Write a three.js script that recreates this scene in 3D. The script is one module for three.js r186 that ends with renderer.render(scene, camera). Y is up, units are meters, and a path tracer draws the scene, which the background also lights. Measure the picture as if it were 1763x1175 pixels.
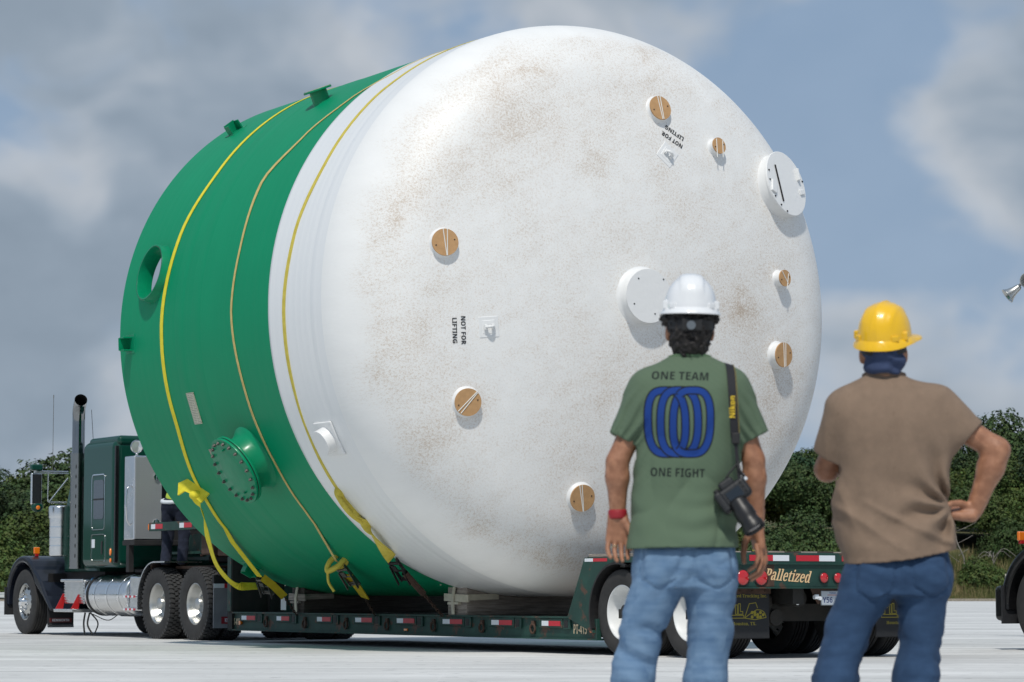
import * as THREE from 'three';
import { mergeGeometries, mergeVertices, toCreasedNormals } from 'three/addons/utils/BufferGeometryUtils.js';
import { RoundedBoxGeometry } from 'three/addons/geometries/RoundedBoxGeometry.js';
import { TextGeometry } from 'three/addons/geometries/TextGeometry.js';
import { FontLoader } from 'three/addons/loaders/FontLoader.js';
import { ImprovedNoise } from 'three/addons/math/ImprovedNoise.js';
import { Brush, Evaluator, SUBTRACTION } from 'three-bvh-csg';

// ---------------------------------------------------------------- camera, sky, sun, exposure
const scene = new THREE.Scene();
const renderer = new THREE.WebGLRenderer({ antialias: true });
renderer.setSize(1024, 682);
renderer.toneMapping = THREE.LinearToneMapping;
renderer.toneMappingExposure = 1.0;
renderer.shadowMap.enabled = true;
const ASPECT = 1024 / 682;
const camera = new THREE.PerspectiveCamera(14.105, ASPECT, 0.5, 6000);
camera.position.set(0, 0.687, 0);
camera.rotation.set(THREE.MathUtils.degToRad(5.1975), 0, 0);
camera.focus = 29.5;
camera.userData.fStop = camera.getFocalLength() / 1000 / 0.0135;
scene.add(camera);

const SUN_DIR = new THREE.Vector3(-0.07, 0.825, 0.56).normalize();
const sun = new THREE.DirectionalLight(new THREE.Color(1.0, 0.955, 0.88), 2.75);
sun.position.set(-2, 2, -24).addScaledVector(SUN_DIR, 80);
sun.target.position.set(-2, 2, -24);
sun.castShadow = true;
sun.shadow.radius = 5;
sun.shadow.mapSize.set(4096, 4096);
Object.assign(sun.shadow.camera, { left: -40, right: 40, top: 40, bottom: -40, near: 1, far: 250 });
scene.add(sun); scene.add(sun.target);

// ---------------------------------------------------------------- noise
function mulberry(a) { return () => { a |= 0; a = a + 0x6D2B79F5 | 0; let t = Math.imul(a ^ a >>> 15, 1 | a); t = t + Math.imul(t ^ t >>> 7, 61 | t) ^ t; return ((t ^ t >>> 14) >>> 0) / 4294967296; }; }
const rnd = mulberry(20231);
// three's ImprovedNoise fills its table with a fixed permutation, so it is the same every run
const PN = new ImprovedNoise();
const n3 = (x, y, z) => PN.noise(x + 137.3, y + 91.7, z + 53.1);
function fbm(x, y, z, o) { let a = 0.5, s = 0; for (let i = 0; i < o; i++) { s += a * n3(x, y, z); x *= 2.03; y *= 2.03; z *= 2.03; a *= 0.5; } return s; }
const clamp = (x, a = 0, b = 1) => Math.min(b, Math.max(a, x));
const sstep = (a, b, x) => { const t = clamp((x - a) / (b - a)); return t * t * (3 - 2 * t); };
const mix = (a, b, t) => a + (b - a) * t;
const rad = d => d * Math.PI / 180;
const gs = x => Math.exp(-x * x);

// ---------------------------------------------------------------- sky: clear air and cumulus, the same kind all the way round
function makeSky() {
  const W = 4096, H = 2048, data = new Float32Array(W * H * 4);
  // the larger clouds in view: azimuth (deg, right positive), elevation, radii, weight
  const clouds = [
    [-6.2, 10.2, 3.2, 1.9, 0.30], [-3.9, 10.6, 2.2, 1.0, 0.34], [-9.5, 6.4, 3.2, 1.9, 0.22], [-10.8, 12.0, 3.0, 1.4, 0.26], [-10.0, 9.0, 2.6, 1.0, 0.16],
    [1.6, 12.6, 2.6, 1.3, 0.40], [9.8, 9.6, 2.0, 1.8, 0.52], [11.5, 8.0, 2.4, 1.8, 0.44], [7.4, 5.4, 2.6, 0.9, 0.24], [9.6, 3.6, 2.8, 1.2, 0.36], [6.3, 7.4, 0.9, 1.2, 0.2], [-10.2, 3.6, 3.4, 1.4, 0.28],
    [5.2, 9.6, 2.0, 2.4, -0.42], [-2.2, 13.4, 2.6, 0.9, -0.4], [-8.0, 12.9, 1.4, 0.8, -0.12], [8.6, 6.6, 2.0, 0.5, -0.2], [-10.8, 9.4, 1.4, 0.5, -0.16], [8.0, 13.2, 2.6, 1.2, 0.22],
  ];
  for (let j = 0; j < H; j++) {
    const el = ((j + 0.5) / H - 0.5) * Math.PI, ce = Math.cos(el), se = Math.sin(el);
    for (let i = 0; i < W; i++) {
      const a = (i + 0.5) / W * 2 * Math.PI - Math.PI, dx = Math.cos(a) * ce, dz = Math.sin(a) * ce, dy = se, k = (j * W + i) * 4;
      data[k + 3] = 1;
      if (dy < -0.03) { data[k] = 0.30; data[k + 1] = 0.31; data[k + 2] = 0.31; continue; }
      const az = Math.atan2(dx, -dz) * 180 / Math.PI, e = el * 180 / Math.PI, h = clamp(dy, 0, 1), fine = Math.abs(az) < 26 && e < 34;
      // clear air: pale at the horizon, deeper overhead
      const hz = Math.exp(-h * 5.5);
      let r = mix(0.155, 0.32, hz), g = mix(0.28, 0.425, hz), b = mix(0.47, 0.55, hz);
      // clouds: billows warped by slower noise, brighter where they thin out at the edge and towards their tops
      const sc = 10.0 / (1 + 1.1 * h), qx = 0.018 * n3(dx * 26, dy * 26, dz * 26), qy = 0.018 * n3(dx * 26 + 31, dy * 26, dz * 26);
      const fx = (dx + qx) * sc, fy = (dy + qy) * sc * 1.55, fz = dz * sc;
      let d = 0.50 + 0.95 * fbm(fx, fy, fz, fine ? 8 : 5);
      if (e < 24 && Math.abs(az) < 22) { let add = -0.06; for (const c of clouds) { const p = (az - c[0]) / c[2], s = (e - c[1]) / c[3]; add += c[4] * Math.exp(-(p * p + s * s)); } d += add; }
      if (fine) { const bl = Math.abs(n3(dx * 46, dy * 60, dz * 46)) + 0.5 * Math.abs(n3(dx * 95, dy * 120, dz * 95)); d += 0.15 * (0.38 - bl); }
      const cov = 0.2 + 0.8 * sstep(0.33, 0.72, d);
      const up = fbm(fx, fy + 0.30, fz, fine ? 5 : 3), tex2 = fine ? fbm(dx * 34, dy * 50, dz * 34, 5) : 0;
      const thick = clamp(0.50 + 1.5 * (up + (d - 0.62) * 0.55) + 0.3 * tex2);
      const lum = mix(0.55, 0.33, sstep(0.10, 1.0, thick)) * (1 + 0.2 * tex2), tb = sstep(0.56, 0.3, lum);
      const cv = cov * 0.94;
      data[k] = mix(r, lum * mix(0.93, 0.81, tb), cv); data[k + 1] = mix(g, lum, cv); data[k + 2] = mix(b, lum * mix(1.09, 1.22, tb), cv);
    }
  }
  const t = new THREE.DataTexture(data, W, H, THREE.RGBAFormat, THREE.FloatType);
  t.mapping = THREE.EquirectangularReflectionMapping; t.magFilter = t.minFilter = THREE.LinearFilter; t.needsUpdate = true;
  return t;
}
scene.background = makeSky();
scene.environment = scene.background;
scene.backgroundIntensity = 1.0; scene.environmentIntensity = 1.0;

// ---------------------------------------------------------------- naming, grouping, merging
const used = new Map();
function numbered(n) { const k = used.get(n) || 0; used.set(n, k + 1); return k ? n + '_' + String(k).padStart(3, '0') : n; }
const BASE = new WeakMap();                          // the point a thing's geometry is measured from
// the truck and its trailer stand turned by TH: in "vehicle" space -z is forward, x to the right, z = 0 at the rear axle
const TH = rad(31.1019), ORG = new THREE.Vector3(2.9032, 0, -29.4121), CT = Math.cos(TH), ST = Math.sin(TH);
const v2w = (x, y, z) => new THREE.Vector3(ORG.x + x * CT + z * ST, y, ORG.z - x * ST + z * CT);
function tag(o, label, category, group, kind) { if (label) o.userData.label = label; if (category) o.userData.category = category; if (group) o.userData.group = group; if (kind) o.userData.kind = kind; return o; }
function vthing(name, label, category, b, group) { const o = new THREE.Group(); o.name = numbered(name); o.position.copy(v2w(...b)); o.rotation.y = TH; scene.add(o); BASE.set(o, b); return tag(o, label, category, group); }
function wthing(name, label, category, b, group, turn = 0) { const o = new THREE.Group(); o.name = numbered(name); o.position.set(...b); o.rotation.y = turn; scene.add(o); BASE.set(o, [0, 0, 0]); return tag(o, label, category, group); }
// uv in metres, from the plane each face looks along
function metreUV(g) {
  g = g.index ? g.toNonIndexed() : g;
  const p = g.attributes.position, uv = new Float32Array(p.count * 2), a = new THREE.Vector3(), b = new THREE.Vector3(), c = new THREE.Vector3(), n = new THREE.Vector3();
  for (let i = 0; i < p.count; i += 3) {
    a.fromBufferAttribute(p, i); b.fromBufferAttribute(p, i + 1); c.fromBufferAttribute(p, i + 2);
    n.crossVectors(b.clone().sub(a), c.clone().sub(a));
    const ax = Math.abs(n.x), ay = Math.abs(n.y), az = Math.abs(n.z);
    [a, b, c].forEach((v, k) => { const j = (i + k) * 2; if (ay >= ax && ay >= az) { uv[j] = v.x; uv[j + 1] = v.z; } else if (ax >= az) { uv[j] = v.z; uv[j + 1] = v.y; } else { uv[j] = v.x; uv[j + 1] = v.y; } });
  }
  g.setAttribute('uv', new THREE.BufferAttribute(uv, 2));
  return g;
}
function clean(g, keepUV) {
  g = g.clone(); if (g.index) g = g.toNonIndexed();
  for (const k of Object.keys(g.attributes)) if (!['position', 'normal', 'uv'].includes(k)) g.deleteAttribute(k);
  if (!g.attributes.normal) g.computeVertexNormals();
  if (!keepUV || !g.attributes.uv) g = metreUV(g);
  g.morphAttributes = {}; g.groups = [];
  return g;
}
function merged(gs, keepUV) { gs = (Array.isArray(gs) ? gs : [gs]).flat(9).map(g => clean(g, keepUV)); return gs.length > 1 ? mergeGeometries(gs, false) : gs[0]; }
function part(name, gs, mat, parent, opt = {}) {
  const g = merged(gs, opt.uv), b = BASE.get(parent);
  if (b) g.translate(-b[0], -b[1], -b[2]);
  const m = new THREE.Mesh(g, mat); m.name = parent === scene ? numbered(name) : name; m.castShadow = m.receiveShadow = true;
  if (b) BASE.set(m, b);
  parent.add(m); if (opt.label) m.userData.label = opt.label; if (opt.kind) m.userData.kind = opt.kind;
  return m;
}
function pgroup(name, parent) { const o = new THREE.Group(); o.name = name; parent.add(o); BASE.set(o, BASE.get(parent)); return o; }

// ---------------------------------------------------------------- shapes
const T = (g, x, y, z, rx = 0, ry = 0, rz = 0) => { if (rx) g.rotateX(rx); if (ry) g.rotateY(ry); if (rz) g.rotateZ(rz); g.translate(x, y, z); return g; };
const box = (w, h, d, x, y, z, rx, ry, rz) => T(new THREE.BoxGeometry(w, h, d), x, y, z, rx, ry, rz);
const rbox = (w, h, d, r, x, y, z, rx, ry, rz) => T(new RoundedBoxGeometry(w, h, d, 2, Math.min(r, w * .49, h * .49, d * .49)), x, y, z, rx, ry, rz);
const bb = (x0, x1, y0, y1, z0, z1, r = 0) => r ? rbox(x1 - x0, y1 - y0, z1 - z0, r, (x0 + x1) / 2, (y0 + y1) / 2, (z0 + z1) / 2) : box(x1 - x0, y1 - y0, z1 - z0, (x0 + x1) / 2, (y0 + y1) / 2, (z0 + z1) / 2);
const cylY = (r, h, x, y, z, s = 20, r2 = r) => T(new THREE.CylinderGeometry(r2, r, h, s), x, y, z);
const cylX = (r, h, x, y, z, s = 20, r2 = r) => T(new THREE.CylinderGeometry(r2, r, h, s), x, y, z, 0, 0, -Math.PI / 2);
const cylZ = (r, h, x, y, z, s = 20, r2 = r) => T(new THREE.CylinderGeometry(r2, r, h, s), x, y, z, Math.PI / 2);
const sph = (r, x, y, z, sx = 1, sy = 1, sz = 1, s = 20) => { const g = new THREE.SphereGeometry(r, s, Math.ceil(s * .7)); g.scale(sx, sy, sz); g.translate(x, y, z); return g; };
const V = (x, y, z) => new THREE.Vector3(x, y, z);
const tube = (pts, r, seg = pts.length * 6, rs = 8, closed = false) => new THREE.TubeGeometry(new THREE.CatmullRomCurve3(pts.map(p => p.isVector3 ? p : V(...p)), closed, 'centripetal'), seg, r, rs, closed);
const rod = (a, b, r, s = 10) => { a = V(...a); b = V(...b); const d = b.clone().sub(a), g = new THREE.CylinderGeometry(r, r, d.length(), s); g.applyQuaternion(new THREE.Quaternion().setFromUnitVectors(V(0, 1, 0), d.normalize())); g.translate((a.x + b.x) / 2, (a.y + b.y) / 2, (a.z + b.z) / 2); return g; };
const lathe = (pts, s = 48) => new THREE.LatheGeometry(pts.map(p => new THREE.Vector2(...p)), s);
// a polygon in (z, y) pushed through x0..x1
function prismX(pts, x0, x1, bevel = 0) {
  const s = new THREE.Shape(pts.map(p => new THREE.Vector2(-p[0], p[1])));
  const g = new THREE.ExtrudeGeometry(s, { depth: x1 - x0 - 2 * bevel, bevelEnabled: bevel > 0, bevelThickness: bevel, bevelSize: bevel, bevelOffset: -bevel, bevelSegments: 2 });
  g.rotateY(Math.PI / 2); g.translate(x0 + bevel, 0, 0); return g;   // (u, v, w) -> (w, v, -u)
}
function prismZ(pts, z0, z1, bevel = 0) {
  const g = new THREE.ExtrudeGeometry(new THREE.Shape(pts.map(p => new THREE.Vector2(...p))), { depth: z1 - z0 - 2 * bevel, bevelEnabled: bevel > 0, bevelThickness: bevel, bevelSize: bevel, bevelOffset: -bevel, bevelSegments: 2 });
  g.translate(0, 0, z0 + bevel); return g;
}
// a flat band of width w and thickness t along points, its face turned by the given normals
function ribbon(pts, nrm, w, t) {
  const pos = [], idx = [], n = pts.length;
  for (let i = 0; i < n; i++) {
    const p = pts[i], tg = pts[Math.min(n - 1, i + 1)].clone().sub(pts[Math.max(0, i - 1)]).normalize();
    const N = nrm[i].clone().addScaledVector(tg, -nrm[i].dot(tg)).normalize(), B = tg.clone().cross(N), ww = typeof w === 'number' ? w : w[i];
    for (const [s, q] of [[-1, -1], [1, -1], [1, 1], [-1, 1]]) { const v = p.clone().addScaledVector(B, s * ww / 2).addScaledVector(N, q * t / 2); pos.push(v.x, v.y, v.z); }
  }
  for (let i = 0; i < n - 1; i++) for (let k = 0; k < 4; k++) { const a = i * 4 + k, b = i * 4 + (k + 1) % 4, c = a + 4, d = b + 4; idx.push(a, c, b, b, c, d); }
  idx.push(0, 1, 2, 0, 2, 3); const e = (n - 1) * 4; idx.push(e, e + 2, e + 1, e, e + 3, e + 2);
  const g = new THREE.BufferGeometry(); g.setAttribute('position', new THREE.Float32BufferAttribute(pos, 3)); g.setIndex(idx);
  return toCreasedNormals(g.toNonIndexed(), 0.7);
}
function smooth(g, ang = 0.6) { g = g.clone(); g.deleteAttribute('uv'); g.deleteAttribute('normal'); return toCreasedNormals(mergeVertices(g, 1e-4), ang); }

// ---------------------------------------------------------------- textures
function tex(w, h, fn, srgb = true, rep = true) {
  const d = new Uint8Array(w * h * 4);
  for (let j = 0; j < h; j++) for (let i = 0; i < w; i++) { const c = fn(i / w, j / h, i, j), k = (j * w + i) * 4; if (typeof c === 'number') { d[k] = d[k + 1] = d[k + 2] = clamp(c) * 255; } else { d[k] = clamp(c[0]) * 255; d[k + 1] = clamp(c[1]) * 255; d[k + 2] = clamp(c[2]) * 255; } d[k + 3] = 255; }
  const t = new THREE.DataTexture(d, w, h); t.magFilter = THREE.LinearFilter; t.minFilter = THREE.LinearMipmapLinearFilter; t.generateMipmaps = true;
  t.wrapS = t.wrapT = rep ? THREE.RepeatWrapping : THREE.ClampToEdgeWrapping; if (srgb) t.colorSpace = THREE.SRGBColorSpace; t.needsUpdate = true; return t;
}
function canvasTex(w, h, draw) { const c = document.createElement('canvas'); c.width = w; c.height = h; draw(c.getContext('2d'), w, h); const t = new THREE.CanvasTexture(c); t.colorSpace = THREE.SRGBColorSpace; t.anisotropy = 8; return t; }
const rept = (t, x, y = x) => { const c = t.clone(); c.repeat.set(x, y); c.needsUpdate = true; return c; };
// a value that wraps: noise on a torus would cost more, so blend the seams of an ordinary fbm
function tiled(u, v, f, o, seed) { const a = (x, y) => fbm(x * f, y * f, seed, o); const s = sstep(0.8, 1, u), t = sstep(0.8, 1, v); const p = s ? mix(a(u, v), a(u - 1, v), s) : a(u, v); return t ? mix(p, s ? mix(a(u, v - 1), a(u - 1, v - 1), s) : a(u, v - 1), t) : p; }
const blotch = tex(512, 512, (u, v) => 0.5 + 0.9 * tiled(u, v, 6, 6, 3.1), false);
const grain = tex(512, 512, (u, v, i, j) => 0.5 + 0.5 * tiled(u, v, 90, 2, 7.7) + 0.25 * (((i * 7919 + j * 104729) % 97) / 97 - 0.5), false);
const streakX = tex(512, 512, (u, v) => { const s = sstep(0.8, 1, u); const f = (x, y) => fbm(x * 3, y * 60, 5.5, 4); return 0.5 + 0.9 * mix(f(u, v), f(u - 1, v), s); }, false);
const std = (c, rough, metal = 0, o = {}) => new THREE.MeshStandardMaterial({ color: Array.isArray(c) ? new THREE.Color().setRGB(...c) : new THREE.Color(c), roughness: rough, metalness: metal, ...o });
const phy = (c, rough, metal = 0, o = {}) => new THREE.MeshPhysicalMaterial({ color: Array.isArray(c) ? new THREE.Color().setRGB(...c) : new THREE.Color(c), roughness: rough, metalness: metal, ...o });
// colour maps with blotches: c0, c1 in sRGB
function mottled(c0, c1, f = 5, seed = 1, gr = 0.06, n = 512) {
  return tex(n, n, (u, v, i, j) => { const t = clamp(0.5 + 0.95 * tiled(u, v, f, 6, seed)); const g = (((i * 7919 + j * 104729 + (i * j) % 331) % 101) / 101 - 0.5) * gr; return [mix(c0[0], c1[0], t) + g, mix(c0[1], c1[1], t) + g, mix(c0[2], c1[2], t) + g]; });
}
const S = (r, g, b) => [r / 255, g / 255, b / 255];
// ---------------------------------------------------------------- materials
const M = {};
M.rubber = std([1, 1, 1], 0.82, 0, { map: mottled(S(38, 38, 39), S(56, 55, 54), 8, 2), bumpMap: grain, bumpScale: 0.001 });
M.tread = std([1, 1, 1], 0.9, 0, { map: mottled(S(44, 45, 47), S(72, 72, 72), 8, 4) });
M.black = std([0.012, 0.012, 0.013], 0.6);
M.blackGloss = std([0.008, 0.008, 0.009], 0.25);
M.flap = std([1, 1, 1], 0.7, 0, { map: mottled(S(26, 27, 30), S(42, 43, 46), 5, 9) });
M.chrome = std([0.78, 0.79, 0.80], 0.1, 1, { roughnessMap: null });
M.brushed = std([0.72, 0.73, 0.74], 1, 1, { roughnessMap: tex(256, 256, (u, v) => 0.24 + 0.12 * tiled(u, v, 5, 3, 8), false), bumpMap: blotch, bumpScale: 0.0012 });
M.alloy = std([0.56, 0.56, 0.54], 0.34, 1);
M.steel = std([1, 1, 1], 0.55, 0.75, { map: mottled(S(95, 92, 88), S(140, 136, 130), 9, 5) });
M.rust = std([1, 1, 1], 0.85, 0.1, { map: mottled(S(58, 44, 37), S(96, 72, 58), 9, 6) });
M.darkSteel = std([1, 1, 1], 0.7, 0.2, { map: mottled(S(28, 28, 30), S(48, 46, 45), 6, 7) });
M.truckGreen = phy([0.003, 0.048, 0.033], 0.5, 0.0, { clearcoat: 0.7, clearcoatRoughness: 0.05, specularIntensity: 0.2 });
M.truckBlue = phy([0.008, 0.011, 0.020], 0.5, 0.0, { clearcoat: 0.6, clearcoatRoughness: 0.1, specularIntensity: 0.25 });
M.trailerGreen = std([1, 1, 1], 0.6, 0.0, { map: tex(512, 512, (u, v, i, j) => { const t = 0.5 + tiled(u, v, 4, 6, 11), r = sstep(0.62, 0.8, 0.5 + tiled(u, v, 7, 6, 15)), g = (((i * 7919 + j * 104729) % 101) / 101 - 0.5) * 0.03; return [mix(mix(0.06, 0.12, t), 0.33, r) + g, mix(mix(0.20, 0.29, t), 0.24, r) + g, mix(mix(0.175, 0.25, t), 0.19, r) + g]; }), bumpMap: blotch, bumpScale: 0.003 });
M.trailerDark = std([1, 1, 1], 0.75, 0.1, { map: mottled(S(30, 33, 32), S(55, 50, 46), 5, 13) });
M.wheelWhite = std([1, 1, 1], 0.45, 0, { map: mottled(S(205, 207, 206), S(236, 237, 236), 4, 17) });
M.red = std([0.42, 0.012, 0.014], 0.35);
M.lensRed = phy([0.5, 0.008, 0.012], 0.18, 0, { clearcoat: 1, clearcoatRoughness: 0.05 });
M.tapeRed = std([0.5, 0.015, 0.03], 0.4);
M.tapeWhite = std([0.72, 0.76, 0.80], 0.4);
M.amber = phy([0.85, 0.2, 0.01], 0.2, 0, { clearcoat: 1, clearcoatRoughness: 0.05 });
M.glass = phy([0.01, 0.012, 0.014], 0.06, 0, { clearcoat: 1 });
M.wood = std([1, 1, 1], 0.9, 0, { map: tex(512, 512, (u, v, i, j) => { const f = (x, y) => fbm(x * 4, y * 46, 2.2, 5), s = sstep(0.8, 1, u), t = clamp(0.5 + 0.9 * mix(f(u, v), f(u - 1, v), s)), g = (((i * 7919 + j * 104729) % 101) / 101 - 0.5) * 0.07; return [mix(0.44, 0.70, t) + g, mix(0.41, 0.66, t) + g, mix(0.38, 0.62, t) + g]; }), bumpMap: streakX, bumpScale: 0.006 });
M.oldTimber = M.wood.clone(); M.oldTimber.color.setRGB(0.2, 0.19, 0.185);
M.paleWood = std([1, 1, 1], 0.9, 0, { map: mottled(S(176, 170, 150), S(214, 208, 190), 6, 23) });
M.ply = std([1, 1, 1], 0.85, 0, { map: tex(256, 256, (u, v, i, j) => { const t = clamp(0.5 + 0.8 * tiled(u, v, 18, 4, 31)), g = (((i * 7919 + j * 104729) % 101) / 101 - 0.5) * 0.08; return [mix(0.68, 0.77, t) + g, mix(0.53, 0.61, t) + g, mix(0.37, 0.43, t) + g]; }) });
M.cord = std([0.74, 0.74, 0.70], 0.9);
M.white = phy([0.78, 0.785, 0.78], 0.42, 0, { bumpMap: rept(blotch, 2), bumpScale: 0.002 });
const web = (c0, c1) => std([1, 1, 1], 0.85, 0, { map: rept(mottled(c0, c1, 5, 41, 0.08, 256), 3, 3), bumpMap: rept(grain, 6, 6), bumpScale: 0.001 });
M.webYellow = web(S(216, 200, 38), S(238, 224, 66));
M.webTan = web(S(186, 164, 98), S(212, 192, 128));
M.webOld = web(S(190, 172, 62), S(216, 200, 92));
M.webGold = web(S(176, 150, 20), S(200, 176, 34));
M.cable = std([0.01, 0.01, 0.01], 0.6);

// ---------------------------------------------------------------- ground and hill
const groundTex = tex(2048, 2048, (u, v, i, j) => {
  const sm = sstep(0.85, 1, u), sv = sstep(0.85, 1, v);
  const f = (x, y) => 0.42 * fbm(x * 3.5, y * 14, 1.3, 5) + 0.34 * fbm(x * 5, y * 90, 9.3, 4) + 0.22 * fbm(x * 30, y * 34, 4.4, 4);
  const p = sm ? mix(f(u, v), f(u - 1, v), sm) : f(u, v), t = sv ? mix(p, sm ? mix(f(u, v - 1), f(u - 1, v - 1), sm) : f(u, v - 1), sv) : p;
  const sp = fbm(u * 160, v * 160, 3.3, 2) > 0.30 ? -0.09 : 0, g = (((i * 7919 + j * 104729 + (i * j) % 997) % 101) / 101 - 0.5) * 0.03;
  const c = 0.79 + 0.36 * t + sp + g; return [c * 1.0, c * 1.0, c * 0.99];
});
{
  const g = new THREE.PlaneGeometry(2400, 2400, 1, 1); g.rotateX(-Math.PI / 2); g.translate(0, 0, -600);
  const uv = g.attributes.uv, p = g.attributes.position; for (let i = 0; i < p.count; i++) uv.setXY(i, p.getX(i) / 26, p.getZ(i) / 26);
  const m = new THREE.Mesh(g, std([1, 1, 1], 0.88, 0, { map: groundTex, bumpMap: groundTex, bumpScale: 0.01 })); m.name = 'ground'; m.receiveShadow = true; tag(m, 'pale grey concrete yard streaked with tyre marks', 'ground', null, 'structure'); scene.add(m);
}
// ---------------------------------------------------------------- the vessel
const VR = 3.35, VX = -0.409, VY = 3.985, ZG = -4.831, ZF = -9.148, ZT = -3.497, HRC = 9.825, HRK = 1.041;
// the head: a dished crown that rolls into the shell through a wide knuckle
const HPH = Math.asin((VR - HRK) / (HRC - HRK)), HZC = ZT - (HRC - HRK) * Math.cos(HPH), ZA = HZC + HRC, HRR = HRC * Math.sin(HPH);
const headZ = (x, y) => { const r = Math.hypot(x, y); return r <= HRR ? HZC + Math.sqrt(HRC * HRC - r * r) : ZT + Math.sqrt(Math.max(0, HRK * HRK - (r - VR + HRK) ** 2)); };
const cylP = (deg, z, r = VR) => V(VX + r * Math.cos(rad(deg)), VY + r * Math.sin(rad(deg)), z);
// geometry built along +y at the origin is set with its y along n, its x along t
function setOn(g, p, n, t) { const N = n.clone().normalize(), X = t.clone().addScaledVector(N, -t.dot(N)).normalize(), Z = X.clone().cross(N); g.applyMatrix4(new THREE.Matrix4().makeBasis(X, N, Z).setPosition(p)); return g; }
const onCyl = (gs, deg, z, lift = 0) => [gs].flat(3).map(g => setOn(g, cylP(deg, z, VR + lift), V(Math.cos(rad(deg)), Math.sin(rad(deg)), 0), V(0, 0, 1)));
const headN = (x, y) => { const r = Math.hypot(x, y) || 1e-6, q = r <= HRR ? r / HRC : (r - VR + HRK) / HRK; return V(q * x / r, q * y / r, Math.sqrt(1 - q * q)); };
const onHead = (gs, x, y, spin = 0, lift = 0, n = headN(x, y)) => [gs].flat(3).map(g => { g.rotateY(spin); return setOn(g, V(VX + x, VY + y, headZ(x, y)).addScaledVector(n, lift), n, V(1, 0, 0)); });

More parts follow.
